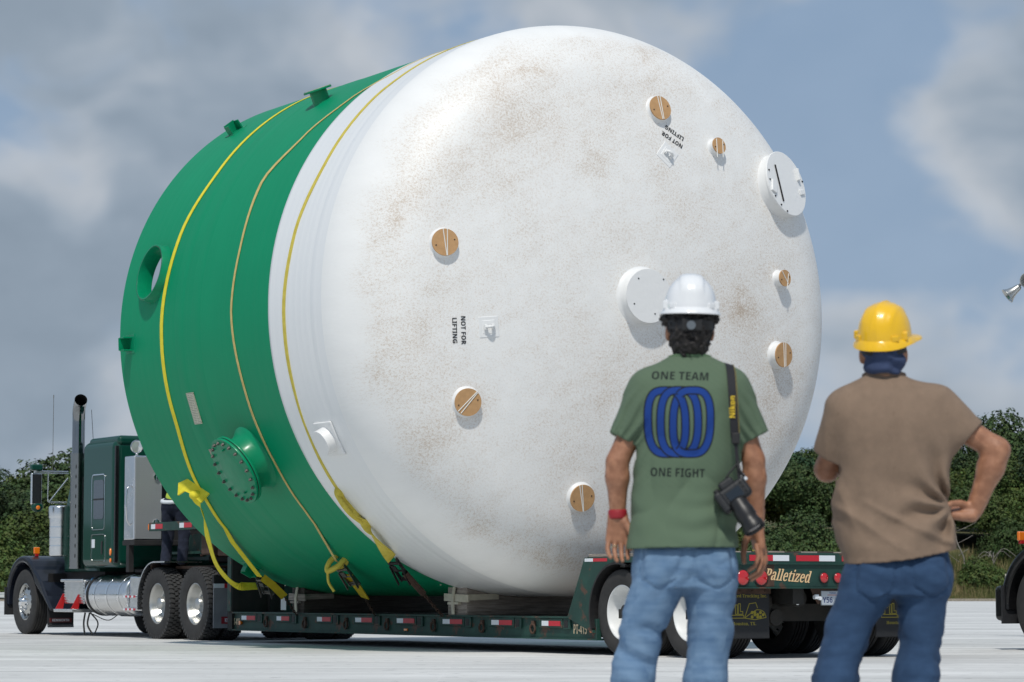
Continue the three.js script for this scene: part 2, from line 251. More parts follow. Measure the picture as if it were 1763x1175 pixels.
const dirt = (() => {
  const N = 2048, E2 = 3.5;
  // patches of brown dust seen on the head: x, y, radii, tilt (deg), weight
  const patches = [[-1.07, 2.55, 0.308, 0.075, 12, 1], [-0.96, 2.37, 0.162, 0.113, 0, 0.7], [-1.61, 2.26, 0.169, 0.105, -20, 0.6], [-2.81, 0.82, 0.213, 0.08, -52, 1], [-3.0, 0.61, 0.28, 0.107, -50, 0.7], [-3.15, 0.39, 0.174, 0.063, -48, 0.8], [-2.62, 1.1, 0.17, 0.067, -45, 0.5], [-2.09, 1.58, 0.267, 0.08, -22, 0.5], [-1.97, 1.42, 0.254, 0.067, -20, 0.55], [-2.18, 1.18, 0.334, 0.064, -16, 0.5], [-1.79, 1.1, 0.267, 0.063, -20, 0.5], [-1.47, 0.69, 0.28, 0.067, -20, 0.45], [-2.28, 0.14, 0.285, 0.08, -12, 0.8], [-1.96, 0.02, 0.267, 0.063, -25, 0.7], [-1.62, 0.36, 0.334, 0.06, -20, 0.55], [-2.54, -0.03, 0.317, 0.063, -5, 0.6], [-1.75, -0.13, 0.333, 0.076, -14, 0.6], [-1.48, -0.25, 0.28, 0.093, -10, 0.4], [-0.54, 1.58, 0.185, 0.253, 10, 0.5], [-0.37, 1.36, 0.139, 0.201, 10, 0.6], [-0.01, 2.56, 0.096, 0.214, 20, 0.5], [0.11, 2.37, 0.1, 0.285, 15, 0.5], [-0.48, 1.42, 0.462, 0.352, 0, 0.35], [0.49, 2.96, 0.141, 0.249, 25, 0.6], [1.42, 2.37, 0.129, 0.244, 25, 0.45], [0.46, 1.36, 0.117, 0.281, 10, 0.4], [1.45, 1.1, 0.131, 0.211, 8, 0.55], [1.48, 0.07, 0.112, 0.24, 8, 1], [1.57, -0.09, 0.116, 0.16, 4, 0.8], [1.09, 1.55, 0.131, 0.255, 8, 0.4], [2.17, 1.66, 0.118, 0.301, 12, 0.4], [2.05, -1.05, 0.1, 0.402, -4, 0.7], [2.45, -0.96, 0.088, 0.335, -10, 0.6], [0.0, 0.65, 0.241, 0.2, 0, 0.3], [-0.52, 0.88, 0.46, 0.2, 0, 0.4], [-1.76, -2.55, 0.193, 0.162, 25, 1], [-1.46, -2.74, 0.227, 0.124, 18, 0.7], [-0.96, -2.9, 0.333, 0.11, 20, 1], [-0.7, -2.77, 0.21, 0.125, 0, 0.8], [-1.05, -3.06, 0.24, 0.069, 15, 0.5], [-0.61, -3.0, 0.267, 0.089, 10, 0.7], [-1.98, -2.2, 0.144, 0.184, 10, 0.5], [-1.29, -2.52, 0.2, 0.262, -20, 0.5], [-1.04, -2.39, 0.147, 0.202, 0, 0.5], [-1.6, -2.27, 0.127, 0.194, 0, 0.4], [-0.43, -1.21, 0.147, 0.318, 5, 0.4], [-0.61, -0.83, 0.176, 0.254, 0, 0.4], [-1.26, -0.72, 0.42, 0.254, 0, 0.3], [-1.84, -1.38, 0.2, 0.153, 0, 0.5], [-2.16, -1.42, 0.152, 0.089, 0, 0.5], [-1.67, -0.74, 0.267, 0.16, 0, 0.4], [-0.36, -0.49, 0.23, 0.16, 0, 0.4], [-1.01, -1.36, 0.367, 0.254, 0, 0.25], [-2.87, -0.76, 0.16, 0.381, -10, 0.35], [-3.08, -0.38, 0.112, 0.317, -10, 0.35], [-0.59, -1.86, 0.293, 0.192, 0, 0.3], [-3.02, -1.01, 0.096, 0.365, -20, 0.4], [-2.64, -1.64, 0.15, 0.324, -30, 0.35], [-3.02, 1.11, 0.064, 0.283, 30, 0.4], [-2.44, 1.64, 0.213, 0.17, -40, 0.4], [-2.84, 0.19, 0.267, 0.076, -20, 0.5]]
    .map(([x, y, rx, ry, a, w]) => [x, y, rx, ry, Math.cos(rad(-a)), Math.sin(rad(-a)), w]);
  const L = 256, low = new Float32Array(L * L);
  for (let j = 0; j < L; j++) for (let i = 0; i < L; i++) {
    const x = (i / L * 2 - 1) * E2, y = (j / L * 2 - 1) * E2; let s = 0;
    const wx = x + 0.25 * fbm(x * 2, y * 2, 9, 3), wy = y + 0.25 * fbm(x * 2, y * 2, 19, 3);
    for (const p of patches) { const dx = wx - p[0], dy = wy - p[1]; if (Math.abs(dx) + Math.abs(dy) > 2) continue; const a = (dx * p[4] + dy * p[5]) / p[2], b = (-dx * p[5] + dy * p[4]) / p[3]; s += p[6] * Math.exp(-(a * a + b * b)); }
    low[j * L + i] = 0.27 + 0.5 * fbm(x * 1.1, y * 0.9, 2.5, 4) + 0.22 * fbm((x + y * .5) * 1.6, (y - x * .5) * 6, 5.5, 4) + 0.30 * s * (0.6 + 1.4 * fbm(x * 6, y * 6, 6, 4));
  }
  const lowAt = (u, v) => { const x = clamp(u * L - .5, 0, L - 1.01), y = clamp(v * L - .5, 0, L - 1.01), i = x | 0, j = y | 0, a = x - i, b = y - j, k = j * L + i; return mix(mix(low[k], low[k + 1], a), mix(low[k + L], low[k + L + 1], a), b); };
  const hash = mulberry(77), H = new Float32Array(1 << 16); for (let i = 0; i < H.length; i++) H[i] = hash();
  const hs = (i, j) => H[((i * 73856093) ^ (j * 19349663)) & 65535];
  return tex(N, N, (u, v, i, j) => {
    const x = (u * 2 - 1) * E2, y = (v * 2 - 1) * E2, r = Math.hypot(x, y);
    const edge = sstep(3.34, 3.08, r + 0.25 * fbm(x * 1.5, y * 1.5, 4, 3));
    const d = clamp(lowAt(u, v)) * edge;
    // grit: clumped specks, more of them where the dust lies thick
    const s1 = hs(i >> 1, j >> 1), s2 = hs((i + 977) >> 2, (j + 331) >> 2), nz = 0.5 + 0.9 * n3(x * 38, y * 38, 3);
    const sp = sstep(0.78, 0.2, s1 * 0.55 + s2 * 0.25 + (1 - nz) * 0.28 - d * 0.55 + 0.30) * clamp(0.36 + d * 0.85) * edge;
    const k = clamp(sp * 0.55 + d * d * 0.26);
    const pale = 0.93 + 0.012 * n3(x * 6, y * 6, 8) - 0.018 * s2 * edge;
    return [mix(pale, 0.63, k), mix(pale, 0.53, k), mix(pale - 0.008, 0.43, k)];
  }, true, false);
})();
const gritBump = tex(1024, 1024, (u, v, i, j) => 0.5 + 0.5 * tiled(u, v, 60, 3, 3.3), false);
M.head = phy([1, 1, 1], 0.5, 0, { map: dirt, bumpMap: rept(gritBump, 4, 4), bumpScale: 0.0018 });
const wind = tex(256, 1024, (u, v) => 0.5 + 0.55 * tiled(v, u * 0.02, 30, 4, 6.1) + 0.05 * tiled(u, v, 20, 3, 2), false);
M.shellWhite = phy([0.80, 0.81, 0.81], 0.34, 0, { bumpMap: rept(wind, 0.1, 0.9), bumpScale: 0.0028, clearcoat: 0.25, clearcoatRoughness: 0.25 });
M.vgreen = phy([0.0, 0.27, 0.122], 0.5, 0, { map: rept(mottled([0.94, 0.95, 0.95], [1, 1, 1], 4, 53, 0.02), 0.25, 0.25), bumpMap: rept(wind, 0.05, 0.3), bumpScale: 0.0035, clearcoat: 0.05, clearcoatRoughness: 0.3, specularIntensity: 0.25 });
M.vgreenFit = phy([0.0, 0.26, 0.120], 0.42, 0, { map: rept(mottled([0.86, 0.9, 0.9], [1, 1, 1], 4, 57, 0.03), 0.8, 0.8), clearcoat: 0.2, clearcoatRoughness: 0.2, specularIntensity: 0.35, bumpMap: blotch, bumpScale: 0.004 });
M.ink = std([0.02, 0.022, 0.025], 0.7);

const vessel = vthing('storage_tank', 'huge green and white cylindrical tank lying on its side on the lowboy trailer', 'tank', [VX, VY - VR, -6.2]);
{
  // revolve (r, z) about the vessel's axis; uv = metres round and along
  const rev = (pts, seg = 192) => {
    const g = lathe(pts, seg); const uv = g.attributes.uv; const n = pts.length; let s = 0; const acc = pts.map((p, i) => i ? (s += Math.hypot(p[0] - pts[i - 1][0], p[1] - pts[i - 1][1])) : 0);
    for (let i = 0; i <= seg; i++) for (let j = 0; j < n; j++) uv.setXY(i * n + j, i / seg * 20.8, acc[j]);
    g.rotateX(Math.PI / 2); g.translate(VX, VY, 0); return g;
  };
  // green shell: the bottom skirt is open at its far end and has a round hole through its wall
  const tubeG = rev([[VR, ZF], [VR, ZG], [VR - 0.03, ZG], [VR - 0.03, ZF], [VR, ZF]], 256);
  let shell = tubeG.index ? tubeG : tubeG; shell = toCreasedNormals(shell.toNonIndexed(), 0.5);
  const cut = setOn(new THREE.CylinderGeometry(0.335, 0.335, 0.8, 48), cylP(168.2, -8.18), V(Math.cos(rad(168.2)), Math.sin(rad(168.2)), 0), V(0, 0, 1));
  const A = new Brush(shell), B = new Brush(cut); A.updateMatrixWorld(); B.updateMatrixWorld();
  const ev = new Evaluator(); ev.useGroups = false; ev.attributes = ['position', 'normal', 'uv'];
  part('green_shell', ev.evaluate(A, B, SUBTRACTION).geometry, M.vgreen, vessel, { uv: true });
  // the far head, inside the skirt
  const fh = []; for (let i = 0; i <= 24; i++) { const r = (VR - 0.035) * i / 24; fh.push([r, -7.95 + 0.62 * (r / VR) ** 2 + 0.5 * (r / VR) ** 8]); }
  part('bottom_head', rev(fh, 64), M.vgreenFit, vessel, { uv: true });
  part('green_band', rev([[VR - 0.002, -7.48], [VR + 0.005, -7.38], [VR + 0.005, -7.26], [VR - 0.002, -7.16]]), M.vgreen, vessel, { uv: true }); part('green_band', rev([[VR - 0.002, -7.0], [VR + 0.004, -6.9], [VR + 0.004, -6.76], [VR - 0.002, -6.66]]), M.vgreen, vessel, { uv: true });
  part('white_shell', rev([[VR - 0.02, ZG + 0.002], [VR + 0.004, ZG + 0.004], [VR + 0.006, ZG + 0.05], ...Array.from({ length: 30 }, (_, i) => [VR + 0.006 * (1 - i / 29) + (0.0012 * Math.sin(i * 1.9) + 0.004 * gs((i - 25) / 1.2) - 0.003 * gs((i - 22.5) / 1)) * sstep(1, 0.93, i / 29), ZG + 0.06 + i / 29 * (ZT - ZG - 0.06)])], 256), M.shellWhite, vessel, { uv: true });
  const pr = [];
  for (let i = 0; i <= 22; i++) { const t = Math.PI / 2 - (Math.PI / 2 - HPH) * i / 22; pr.push([VR - HRK + HRK * Math.sin(t), ZT + HRK * Math.cos(t)]); }
  for (let i = 1; i <= 40; i++) { const t = HPH * (1 - i / 40); pr.push([Math.max(1e-4, HRC * Math.sin(t)), HZC + HRC * Math.cos(t)]); }
  const hg = rev(pr, 256), hp = hg.attributes.position, hu = hg.attributes.uv; for (let i = 0; i < hp.count; i++) hu.setXY(i, (hp.getX(i) - VX) / 7 + 0.5, (hp.getY(i) - VY) / 7 + 0.5);
  part('white_head', hg, M.head, vessel, { uv: true });

  // capped nozzles on the head: [x, y, radius, length, spin, string pattern]
  const nz = (r, l, fl) => lathe([[r * 1.3, -0.02], [r * 1.12, 0.004], [r * 1.03, 0.015], [r, 0.03], [r, l], [r * 0.97, l + 0.004], [0.0001, l + 0.004]], 40);
  const strings = (r, pat) => pat.map(([x0, z0, x1, z1]) => rod([x0 * r, 0.0, z0 * r], [x1 * r, 0.0, z1 * r], 0.0055, 6));
  const zl = [
    [-2.377, 0.52, 0.148, 0.04, [[-0.15, -1, 0.1, 1], [0.18, -1, 0.14, 1]]], [0.445, 2.255, 0.143, 0.04, [[-0.18, -1, 0.04, 1], [0.08, -1, 0.16, 0.95]]],
    [1.238, 1.874, 0.096, 0.065, [[-0.4, -0.8, -0.6, 1.6], [0.6, -0.7, 0.35, 1.5]]], [2.136, 0.379, 0.096, 0.085, [[-0.6, -0.8, 0.5, 0.7], [0.6, -0.6, 0.2, 1.4]]],
    [2.098, -0.522, 0.143, 0.095, [[-0.12, -1, 0.06, 1], [0.14, -1, 0.22, 0.95]]], [-2.088, -1.221, 0.15, 0.042, [[0.62, -0.8, -0.72, 0.7], [0.66, -0.72, -0.5, 0.84]]], [-0.625, -2.241, 0.15, 0.042, [[-0.4, -0.95, 0.16, 1], [-0.2, -1, 0.2, 0.98]]],
  ];
  for (const [x, y, r, l, pat] of zl) {
    const n = part('nozzle', onHead(nz(r, l, 0.1), x, y), M.white, vessel);
    const cap = part('plywood_cap', onHead([cylY(r * 1.02, 0.018, 0, 0, 0, 40)], x, y, 0, l + 0.013), M.ply, n);
    for (const c of strings(r, pat)) part('cord', onHead(c, x, y, 0, l + 0.0245), M.cord, n);
    for (const [a, b] of [[-0.72, 0.25], [0.72, -0.2]]) part('screw', onHead(cylY(0.008, 0.006, a * r, 0, b * r, 8), x, y, 0, l + 0.024), M.darkSteel, n);
    void cap;
  }
  // the large centre nozzle with a white blind cap
  const cn = part('centre_nozzle', onHead(lathe([[0.37, -0.02], [0.33, 0.006], [0.314, 0.025], [0.310, 0.06], [0.308, 0.108], [0.30, 0.116], [0.0001, 0.116]], 64), 0.04, 0.028), M.white, vessel);
  part('cap_plate', onHead(cylY(0.306, 0.014, 0, 0, 0, 64), 0.04, 0.028, 0, 0.125), M.white, cn);
  for (const [a, b] of [[-0.14, -0.19], [0.2, -0.2], [0.08, 0.2], [-0.2, 0.1]]) part('screw', onHead(cylY(0.009, 0.008, a, 0, b, 8), 0.04, 0.028, 0, 0.133), M.darkSteel, cn);
  // manway near the rim, tilted outward with the knuckle
  const mx = 2.279, my = 1.516, mn = headN(2.279, 1.516);
  const mw = part('manway', onHead(lathe([[0.47, -0.06], [0.425, 0.02], [0.40, 0.08], [0.395, 0.12], [0.395, 0.2]], 64), mx, my, 0, -0.13, mn), M.white, vessel);
  part('manway_cover', onHead([lathe([[0.396, 0.2], [0.404, 0.202], [0.404, 0.228], [0.396, 0.234], [0.0001, 0.236]], 64)], mx, my, 0, -0.13, mn), M.white, mw);
  part('slot', onHead(rbox(0.026, 0.012, 0.46, 0.008, -0.17, 0.257, 0.03, 0, 0.13), mx, my, 0, -0.146, mn), M.darkSteel, mw);
  part('handle', onHead([rbox(0.035, 0.05, 0.15, 0.01, 0.25, 0.275, -0.16, 0, 0.1), rbox(0.10, 0.03, 0.07, 0.01, 0.3, 0.262, 0.05, 0, 0.3), rbox(0.1, 0.03, 0.16, 0.01, -0.3, 0.262, 0.1, 0, -0.3)], mx, my, 0, -0.15, mn), M.white, mw);
  for (const [a, b] of [[-0.35, -0.1], [-0.36, 0.02], [-0.3, 0.22], [-0.2, 0.31], [-0.09, 0.37], [0.28, -0.24], [0.36, -0.1]]) part('bolt', onHead(cylY(0.011, 0.012, a, 0.258, b, 8), mx, my, 0, -0.15, mn), M.darkSteel, mw);
  // tie-down eyes on raised pads
  const eye = () => [rbox(0.30, 0.02, 0.30, 0.01, 0, -0.004, 0), rbox(0.20, 0.03, 0.2, 0.014, 0, -0.004, 0), T(new THREE.TorusGeometry(0.055, 0.02, 10, 20, Math.PI), 0, 0.03, 0), rbox(0.05, 0.03, 0.08, 0.01, -0.055, 0.035, 0), rbox(0.05, 0.03, 0.08, 0.01, 0.055, 0.035, 0)].map(g => g.scale(0.78, 0.85, 0.78));
  part('tie_down_eye', onHead(eye(), -1.872, -0.392, 0.1), M.white, vessel);
  part('tie_down_eye', onHead(eye(), 0.505, 1.72, -0.7), M.white, vessel);
}
const fBold = await new FontLoader().loadAsync('fonts/droid/droid_sans_bold.typeface.json');
const fMono = await new FontLoader().loadAsync('fonts/droid/droid_sans_mono_regular.typeface.json');
const fSerif = await new FontLoader().loadAsync('fonts/droid/droid_serif_bold.typeface.json');
// raised lettering in the x-z plane, reading along +x, top towards -z, face up y
function letters(str, size, font, depth = 0.003, sx = 1, cx = true) {
  const g = new TextGeometry(str, { font, size, depth, curveSegments: 3, bevelEnabled: false }); g.computeBoundingBox(); const b = g.boundingBox;
  g.translate(cx ? -(b.max.x + b.min.x) / 2 : 0, 0, 0); g.scale(sx, 1, 1); g.rotateX(-Math.PI / 2); return g;
}
{
  const sten = () => [T(letters('NOT FOR', 0.052, fBold, 0.003, 1.02), 0, 0, -0.03), T(letters('LIFTING', 0.052, fBold, 0.003, 1.02), 0, 0, 0.07)];
  part('stencil_lettering', onHead(sten(), -2.213, -0.441, rad(-87), 0.001), M.ink, vessel);
  part('stencil_lettering', onHead(sten(), 0.623, 1.953, rad(180 - 28), 0.001), M.ink, vessel);

  // round sleeve through the skirt
  const sl = part('skirt_sleeve', onCyl([lathe([[0.335, -0.10], [0.335, 0.10], [0.365, 0.10], [0.365, 0.0], [0.385, -0.02], [0.385, -0.06]], 64)], 168.2, -8.18), M.vgreenFit, vessel);
  void sl;
  // bolted manway on the green shell
  const ma = 210.7, mz = -6.14, f = part('flanged_manway', onCyl([lathe([[0.46, -0.08], [0.38, 0.02], [0.35, 0.06], [0.335, 0.2], [0.335, 0.235], [0.43, 0.235], [0.436, 0.241], [0.436, 0.262], [0.43, 0.268], [0.33, 0.268]], 64)], ma, mz), M.vgreenFit, vessel);
  part('gasket', onCyl(lathe([[0.425, 0.267], [0.425, 0.279], [0.3, 0.279]], 64), ma, mz), M.black, f);
  part('cover_plate', onCyl(lathe([[0.43, 0.278], [0.436, 0.284], [0.436, 0.308], [0.43, 0.314], [0.30, 0.316], [0.285, 0.322], [0.20, 0.330], [0.0001, 0.334]], 64), ma, mz), M.vgreenFit, f);
  for (const s of [-1, 1]) part('lifting_lug', onCyl(rbox(0.09, 0.03, 0.02, 0.004, 0.02, 0.335, s * 0.29, 0, 0.15), ma, mz), M.vgreenFit, f);
  for (let i = 0; i < 20; i++) { const a = i / 20 * 2 * Math.PI; part('bolt', onCyl([cylY(0.02, 0.03, Math.cos(a) * 0.385, 0.325, Math.sin(a) * 0.385, 6), cylY(0.011, 0.045, Math.cos(a) * 0.385, 0.33, Math.sin(a) * 0.385, 8)], ma, mz), M.steel, f); }
  // flanged nozzle on top, angled lugs at the skirt
  const tn = gs2 => gs2.map(g => setOn(g.scale(0.78, 0.8, 0.78), cylP(126.3, -6.2, VR - 0.03), V(Math.cos(rad(112)), Math.sin(rad(112)), 0), V(0, 0, 1)));
  part('top_nozzle', tn([lathe([[0.19, -0.15], [0.15, 0.0], [0.14, 0.05], [0.14, 0.21]], 40), lathe([[0.135, 0.21], [0.225, 0.21], [0.23, 0.215], [0.23, 0.238], [0.225, 0.243], [0.12, 0.243]], 48)]), M.vgreenFit, vessel);
  part('flange_cover', tn([cylY(0.222, 0.008, 0, 0.2475, 0, 48)]), M.paleWood, vessel);
  const lug = () => lug0().map(g => g.scale(0.8, 1.0, 0.8));
  const lug0 = () => { const s = new THREE.Shape([[-0.1, -0.02], [0.1, -0.02], [0.1, 0.14], [-0.1, 0.14]].map(p => new THREE.Vector2(...p))); const h = new THREE.Path(); h.absarc(0, 0.085, 0.024, 0, 7); s.holes.push(h); const e = new THREE.ExtrudeGeometry(s, { depth: 0.025, bevelEnabled: false }); return [e, rbox(0.025, 0.13, 0.16, 0.004, -0.1, 0.06, -0.06), rbox(0.025, 0.13, 0.16, 0.004, 0.1, 0.06, -0.06), rbox(0.3, 0.012, 0.34, 0.005, 0, 0.0, -0.05)]; };
  for (const [a, z] of [[182.6, -8.86], [127.5, -8.55], [242.2, -8.95], [63, -8.86], [3, -8.86], [-57, -8.86]]) {
    part('base_lug', lug().map(g => setOn(g, cylP(a, z), V(Math.cos(rad(a)), Math.sin(rad(a)), 0), V(-Math.sin(rad(a)), Math.cos(rad(a)), 0))), M.vgreenFit, vessel);
  }
  // rating plates
  const plateTex = canvasTex(256, 512, (c, w, h) => { c.fillStyle = '#b9b9a6'; c.fillRect(0, 0, w, h); c.strokeStyle = '#5c5c50'; c.lineWidth = 6; c.strokeRect(12, 12, w - 24, h - 24); c.fillStyle = '#5c5c50'; for (let i = 0; i < 17; i++) { const y = 40 + i * 27; c.fillRect(34, y, 70 + (i * 53) % 60, 7); c.fillRect(150, y, 40 + (i * 31) % 50, 7); } });
  const pg = new THREE.BoxGeometry(0.20, 0.012, 0.40, 1, 1, 1);
  part('rating_plate', onCyl([pg], 198.4, -7.21, 0.006).map(g => g), std([1, 1, 1], 0.5, 0.1, { map: plateTex }), vessel, { uv: true });
  part('rating_plate', onCyl([new THREE.BoxGeometry(0.14, 0.008, 0.16)], 209.0, -7.16, 0.005), std([0.35, 0.3, 0.24], 0.7), vessel);
  // low white nozzle on its reinforcing pad
  const wa = 208.0, wz = -4.02;
  part('shell_nozzle', onCyl([lathe([[0.20, -0.05], [0.165, 0.0], [0.152, 0.03], [0.15, 0.13], [0.145, 0.135], [0.0001, 0.135]], 40), T(rbox(0.42, 0.03, 0.42, 0.02, 0, 0.008, 0), 0, 0, 0)], wa, wz), M.white, vessel);
}

// ---------------------------------------------------------------- straps over the tank
const HOOKX = -1.3;
function strapPath(keys, r = VR + 0.008) {         // keys: [angle going from the far side over the top to the near side, z]
  const pts = [], nr = []; const a0 = keys[0][0], a1 = keys[keys.length - 1][0];
  for (let a = a0; a <= a1 + 1e-6; a += 2) { let k = 0; while (k < keys.length - 2 && keys[k + 1][0] < a) k++; const t = sstep(0, 1, (a - keys[k][0]) / (keys[k + 1][0] - keys[k][0])) * 0.5 + 0.5 * clamp((a - keys[k][0]) / (keys[k + 1][0] - keys[k][0])); pts.push(cylP(a, mix(keys[k][1], keys[k + 1][1], t), r)); nr.push(V(Math.cos(rad(a)), Math.sin(rad(a)), 0)); }
  return [pts, nr];
}
function chain(a, b, n, r, wire) { const out = [], d = V(...b).sub(V(...a)), L = d.length() / n; d.normalize(); for (let i = 0; i < n; i++) { const g = new THREE.TorusGeometry(r, wire, 6, 12); g.scale(0.72, 1.25 * L / (2 * r) * 0.95, 1); g.rotateY(i % 2 ? Math.PI / 2 : 0); g.applyQuaternion(new THREE.Quaternion().setFromUnitVectors(V(0, 1, 0), d)); const p = V(...a).addScaledVector(d, L * (i + .5)); g.translate(p.x, p.y, p.z); out.push(g); } return out; }
function ratchet(parent, at, dir, nrm, len, m1) {  // frame plates, spool, handle; its length along dir
  const Y = dir.clone().normalize(), Z = nrm.clone().addScaledVector(Y, -nrm.dot(Y)).normalize(), X = Y.clone().cross(Z), mtx = new THREE.Matrix4().makeBasis(X, Y, Z).setPosition(at);
  const ap = gs => gs.map(g => { g.applyMatrix4(mtx); return g; });
  const r = part('ratchet', ap([rbox(0.012, len, 0.05, 0.004, -0.062, 0, 0), rbox(0.012, len, 0.05, 0.004, 0.062, 0, 0), cylX(0.02, 0.15, 0, -len * 0.32, 0.01, 12), cylX(0.012, 0.15, 0, len * 0.36, 0, 10), cylX(0.012, 0.15, 0, len * 0.05, 0.0, 10)]), m1, parent);
  part('ratchet_handle', ap([rbox(0.01, len * 0.7, 0.035, 0.003, -0.076, len * 0.12, 0.045, 0.18), rbox(0.01, len * 0.7, 0.035, 0.003, 0.076, len * 0.12, 0.045, 0.18), cylX(0.014, 0.17, 0, len * 0.44, 0.005, 10), rbox(0.06, len * 0.2, 0.02, 0.005, 0, -len * 0.2, 0.05)]), m1, r);
  return r;
}
const facing = V(-0.8, 0.35, 0.5).normalize();
{
  // 1: bright yellow, nearest the truck
  const s = vthing('ratchet_strap', 'bright yellow ratchet strap nearest the truck, with a loose tail looping down', 'strap', [HOOKX, 0.4, -9.03], 'straps over the tank');
  const [p, n] = strapPath([[40, -7.6], [90, -7.58], [128, -7.56], [145, -7.55], [159.4, -7.73], [179.7, -7.83], [200.8, -7.85], [217.7, -8.11], [228, -8.28]]);
  const kn = V(-3.1, 1.87, -8.13);
  p.push(V(-2.52, 1.315, -8.34), V(-1.95, 0.88, -8.72)); n.push(V(-.7, -.6, .3), facing);
  part('webbing', ribbon(p, n, p.map(() => 0.085), 0.006), M.webYellow, s);
  part('knot', [sph(0.09, kn.x - 0.03, kn.y + 0.03, kn.z, 1, 0.75, 1.1, 14), ribbon([V(-3.24, 1.98, -8.43), V(-3.20, 2.03, -8.27), V(-3.13, 1.97, -8.11), V(-3.08, 1.86, -7.96)], [facing, facing, facing, facing], 0.17, 0.02)], M.webYellow, s);
  const tl = new THREE.CatmullRomCurve3([[-3.16, 1.88, -8.11], [-3.06, 1.68, -8.09], [-2.86, 1.32, -8.33], [-2.48, 0.98, -8.82], [-2.1, 0.77, -9.08], [-1.80, 0.76, -9.12]].map(a => V(...a))).getPoints(40);
  part('loose_tail', ribbon(tl, tl.map((_, i) => V(-0.85, 0.1 + 0.25 * Math.sin(i * 0.18), 0.5 - 0.9 * gs((i - 7) / 4))), tl.map((_, i) => 0.105 - 0.05 * gs((i - 7) / 3)), 0.006), M.webYellow, s);
  ratchet(s, V(-1.78, 0.77, -8.92), V(0.3, -0.28, -0.3), V(-0.75, -0.2, 0.6), 0.4, M.steel);
  part('end_webbing', ribbon([V(-1.92, 0.87, -8.70), V(-1.79, 0.77, -8.66), V(-1.61, 0.62, -8.68)], [facing, facing, facing], 0.1, 0.012), M.webGold, s);
  part('label_tag', box(0.07, 0.16, 0.004, -1.59, 0.53, -8.75, 0, rad(-40), 0), M.tapeWhite, s);
  part('chain', chain([-1.61, 0.62, -8.68], [-1.32, 0.39, -8.92], 9, 0.02, 0.008), M.rust, s);
  // 2: thin tan strap in the middle
  const s2 = vthing('ratchet_strap', 'thin tan strap across the middle of the green part, knotted above its ratchet', 'strap', [HOOKX, 0.4, -6.8], 'straps over the tank');
  const [p2, n2] = strapPath([[40, -4.6], [114, -4.6], [122, -4.62], [131, -5.03], [141, -5.41], [151.4, -5.83], [167, -5.76], [180, -5.81], [197, -5.69], [212, -5.65], [223.5, -5.71], [229, -5.79]]);
  p2.push(V(-2.15, 1.05, -6.18)); n2.push(facing);
  part('webbing', ribbon(p2, n2, p2.map((_, i) => 0.044 + 0.03 * gs((i - 55) / 4)), 0.006), M.webTan, s2);
  const K2 = q => [q[0] - 0.32, q[1] + 0.02, q[2] + 0.74];
  part('knot', [tube([[-1.8, 1.12, -6.95], [-1.9, 1.02, -6.98], [-1.93, 0.92, -6.97], [-1.84, 0.98, -6.85], [-1.74, 1.08, -6.84], [-1.72, 1.0, -6.92], [-1.84, 0.95, -7.0]].map(K2), 0.035, 40, 8), tube([[-1.92, 0.9, -6.98], [-1.9, 0.78, -6.99], [-1.84, 0.67, -6.96]].map(K2), 0.018, 20, 6)], M.webOld, s2);
  ratchet(s2, V(-1.96, 0.885, -6.25), V(0.38, -0.32, -0.16), V(-0.75, -0.45, 0.45), 0.38, M.steel);
  part('end_webbing', ribbon([V(-1.96, 0.895, -6.24), V(-1.77, 0.75, -6.36), V(-1.59, 0.61, -6.49)], [facing, facing, facing], 0.125, 0.014), M.webGold, s2);
  part('chain', chain([-1.59, 0.61, -6.49], [-1.31, 0.39, -6.75], 9, 0.02, 0.008), M.rust, s2);
  // 3: dull yellow strap round the white end
  const s3 = vthing('ratchet_strap', 'dull yellow strap round the white end of the tank, twisted below a knot', 'strap', [HOOKX, 0.4, -5.2], 'straps over the tank');
  const [p3, n3v] = strapPath([[40, -4.0], [115, -4.0], [128, -4.08], [133, -4.14], [151.7, -4.18], [166.3, -4.33], [182, -4.42], [196, -4.44], [204, -4.47], [220, -4.52]]);
  part('webbing', ribbon(p3, n3v, p3.map((_, i) => 0.072 - 0.03 * gs((i - 82) / 4)), 0.006), M.webOld, s3);
  const q = new THREE.CatmullRomCurve3([cylP(220, -4.52, VR + .02), cylP(227, -4.47, VR + .03), V(-2.58, 1.355, -4.48), V(-2.19, 1.07, -4.71)]).getPoints(40);
  part('twisted_webbing', ribbon(q, q.map((_, i) => { const a = i * 0.19; return V(-0.8 * Math.cos(a) - 0.1, 0.4 * Math.sin(a) - 0.3, 0.75 * Math.sin(a + 0.6)); }), q.map((_, i) => 0.08 + 0.05 * i / 40), 0.012), M.webOld, s3);
  part('knot', [sph(0.07, cylP(220, -4.52).x, cylP(220, -4.52).y, -4.52, 1, 1.25, 0.9, 14), tube([cylP(220, -4.52, VR + .05), cylP(222, -4.46, VR + .09), cylP(224.5, -4.48, VR + .08), cylP(227.5, -4.5, VR + .04)], 0.03, 24, 8)], M.webOld, s3);
  ratchet(s3, V(-2.03, 0.945, -4.82), V(0.29, -0.24, -0.17), V(-0.75, -0.45, 0.45), 0.44, M.darkSteel);
  part('chain_sleeve', tube([[-1.98, 0.91, -4.78], [-1.83, 0.79, -4.83], [-1.67, 0.665, -4.88]], 0.042, 16, 8), M.rust, s3);
  part('chain', chain([-1.67, 0.665, -4.88], [-1.32, 0.40, -5.04], 10, 0.022, 0.009), M.rust, s3);
}

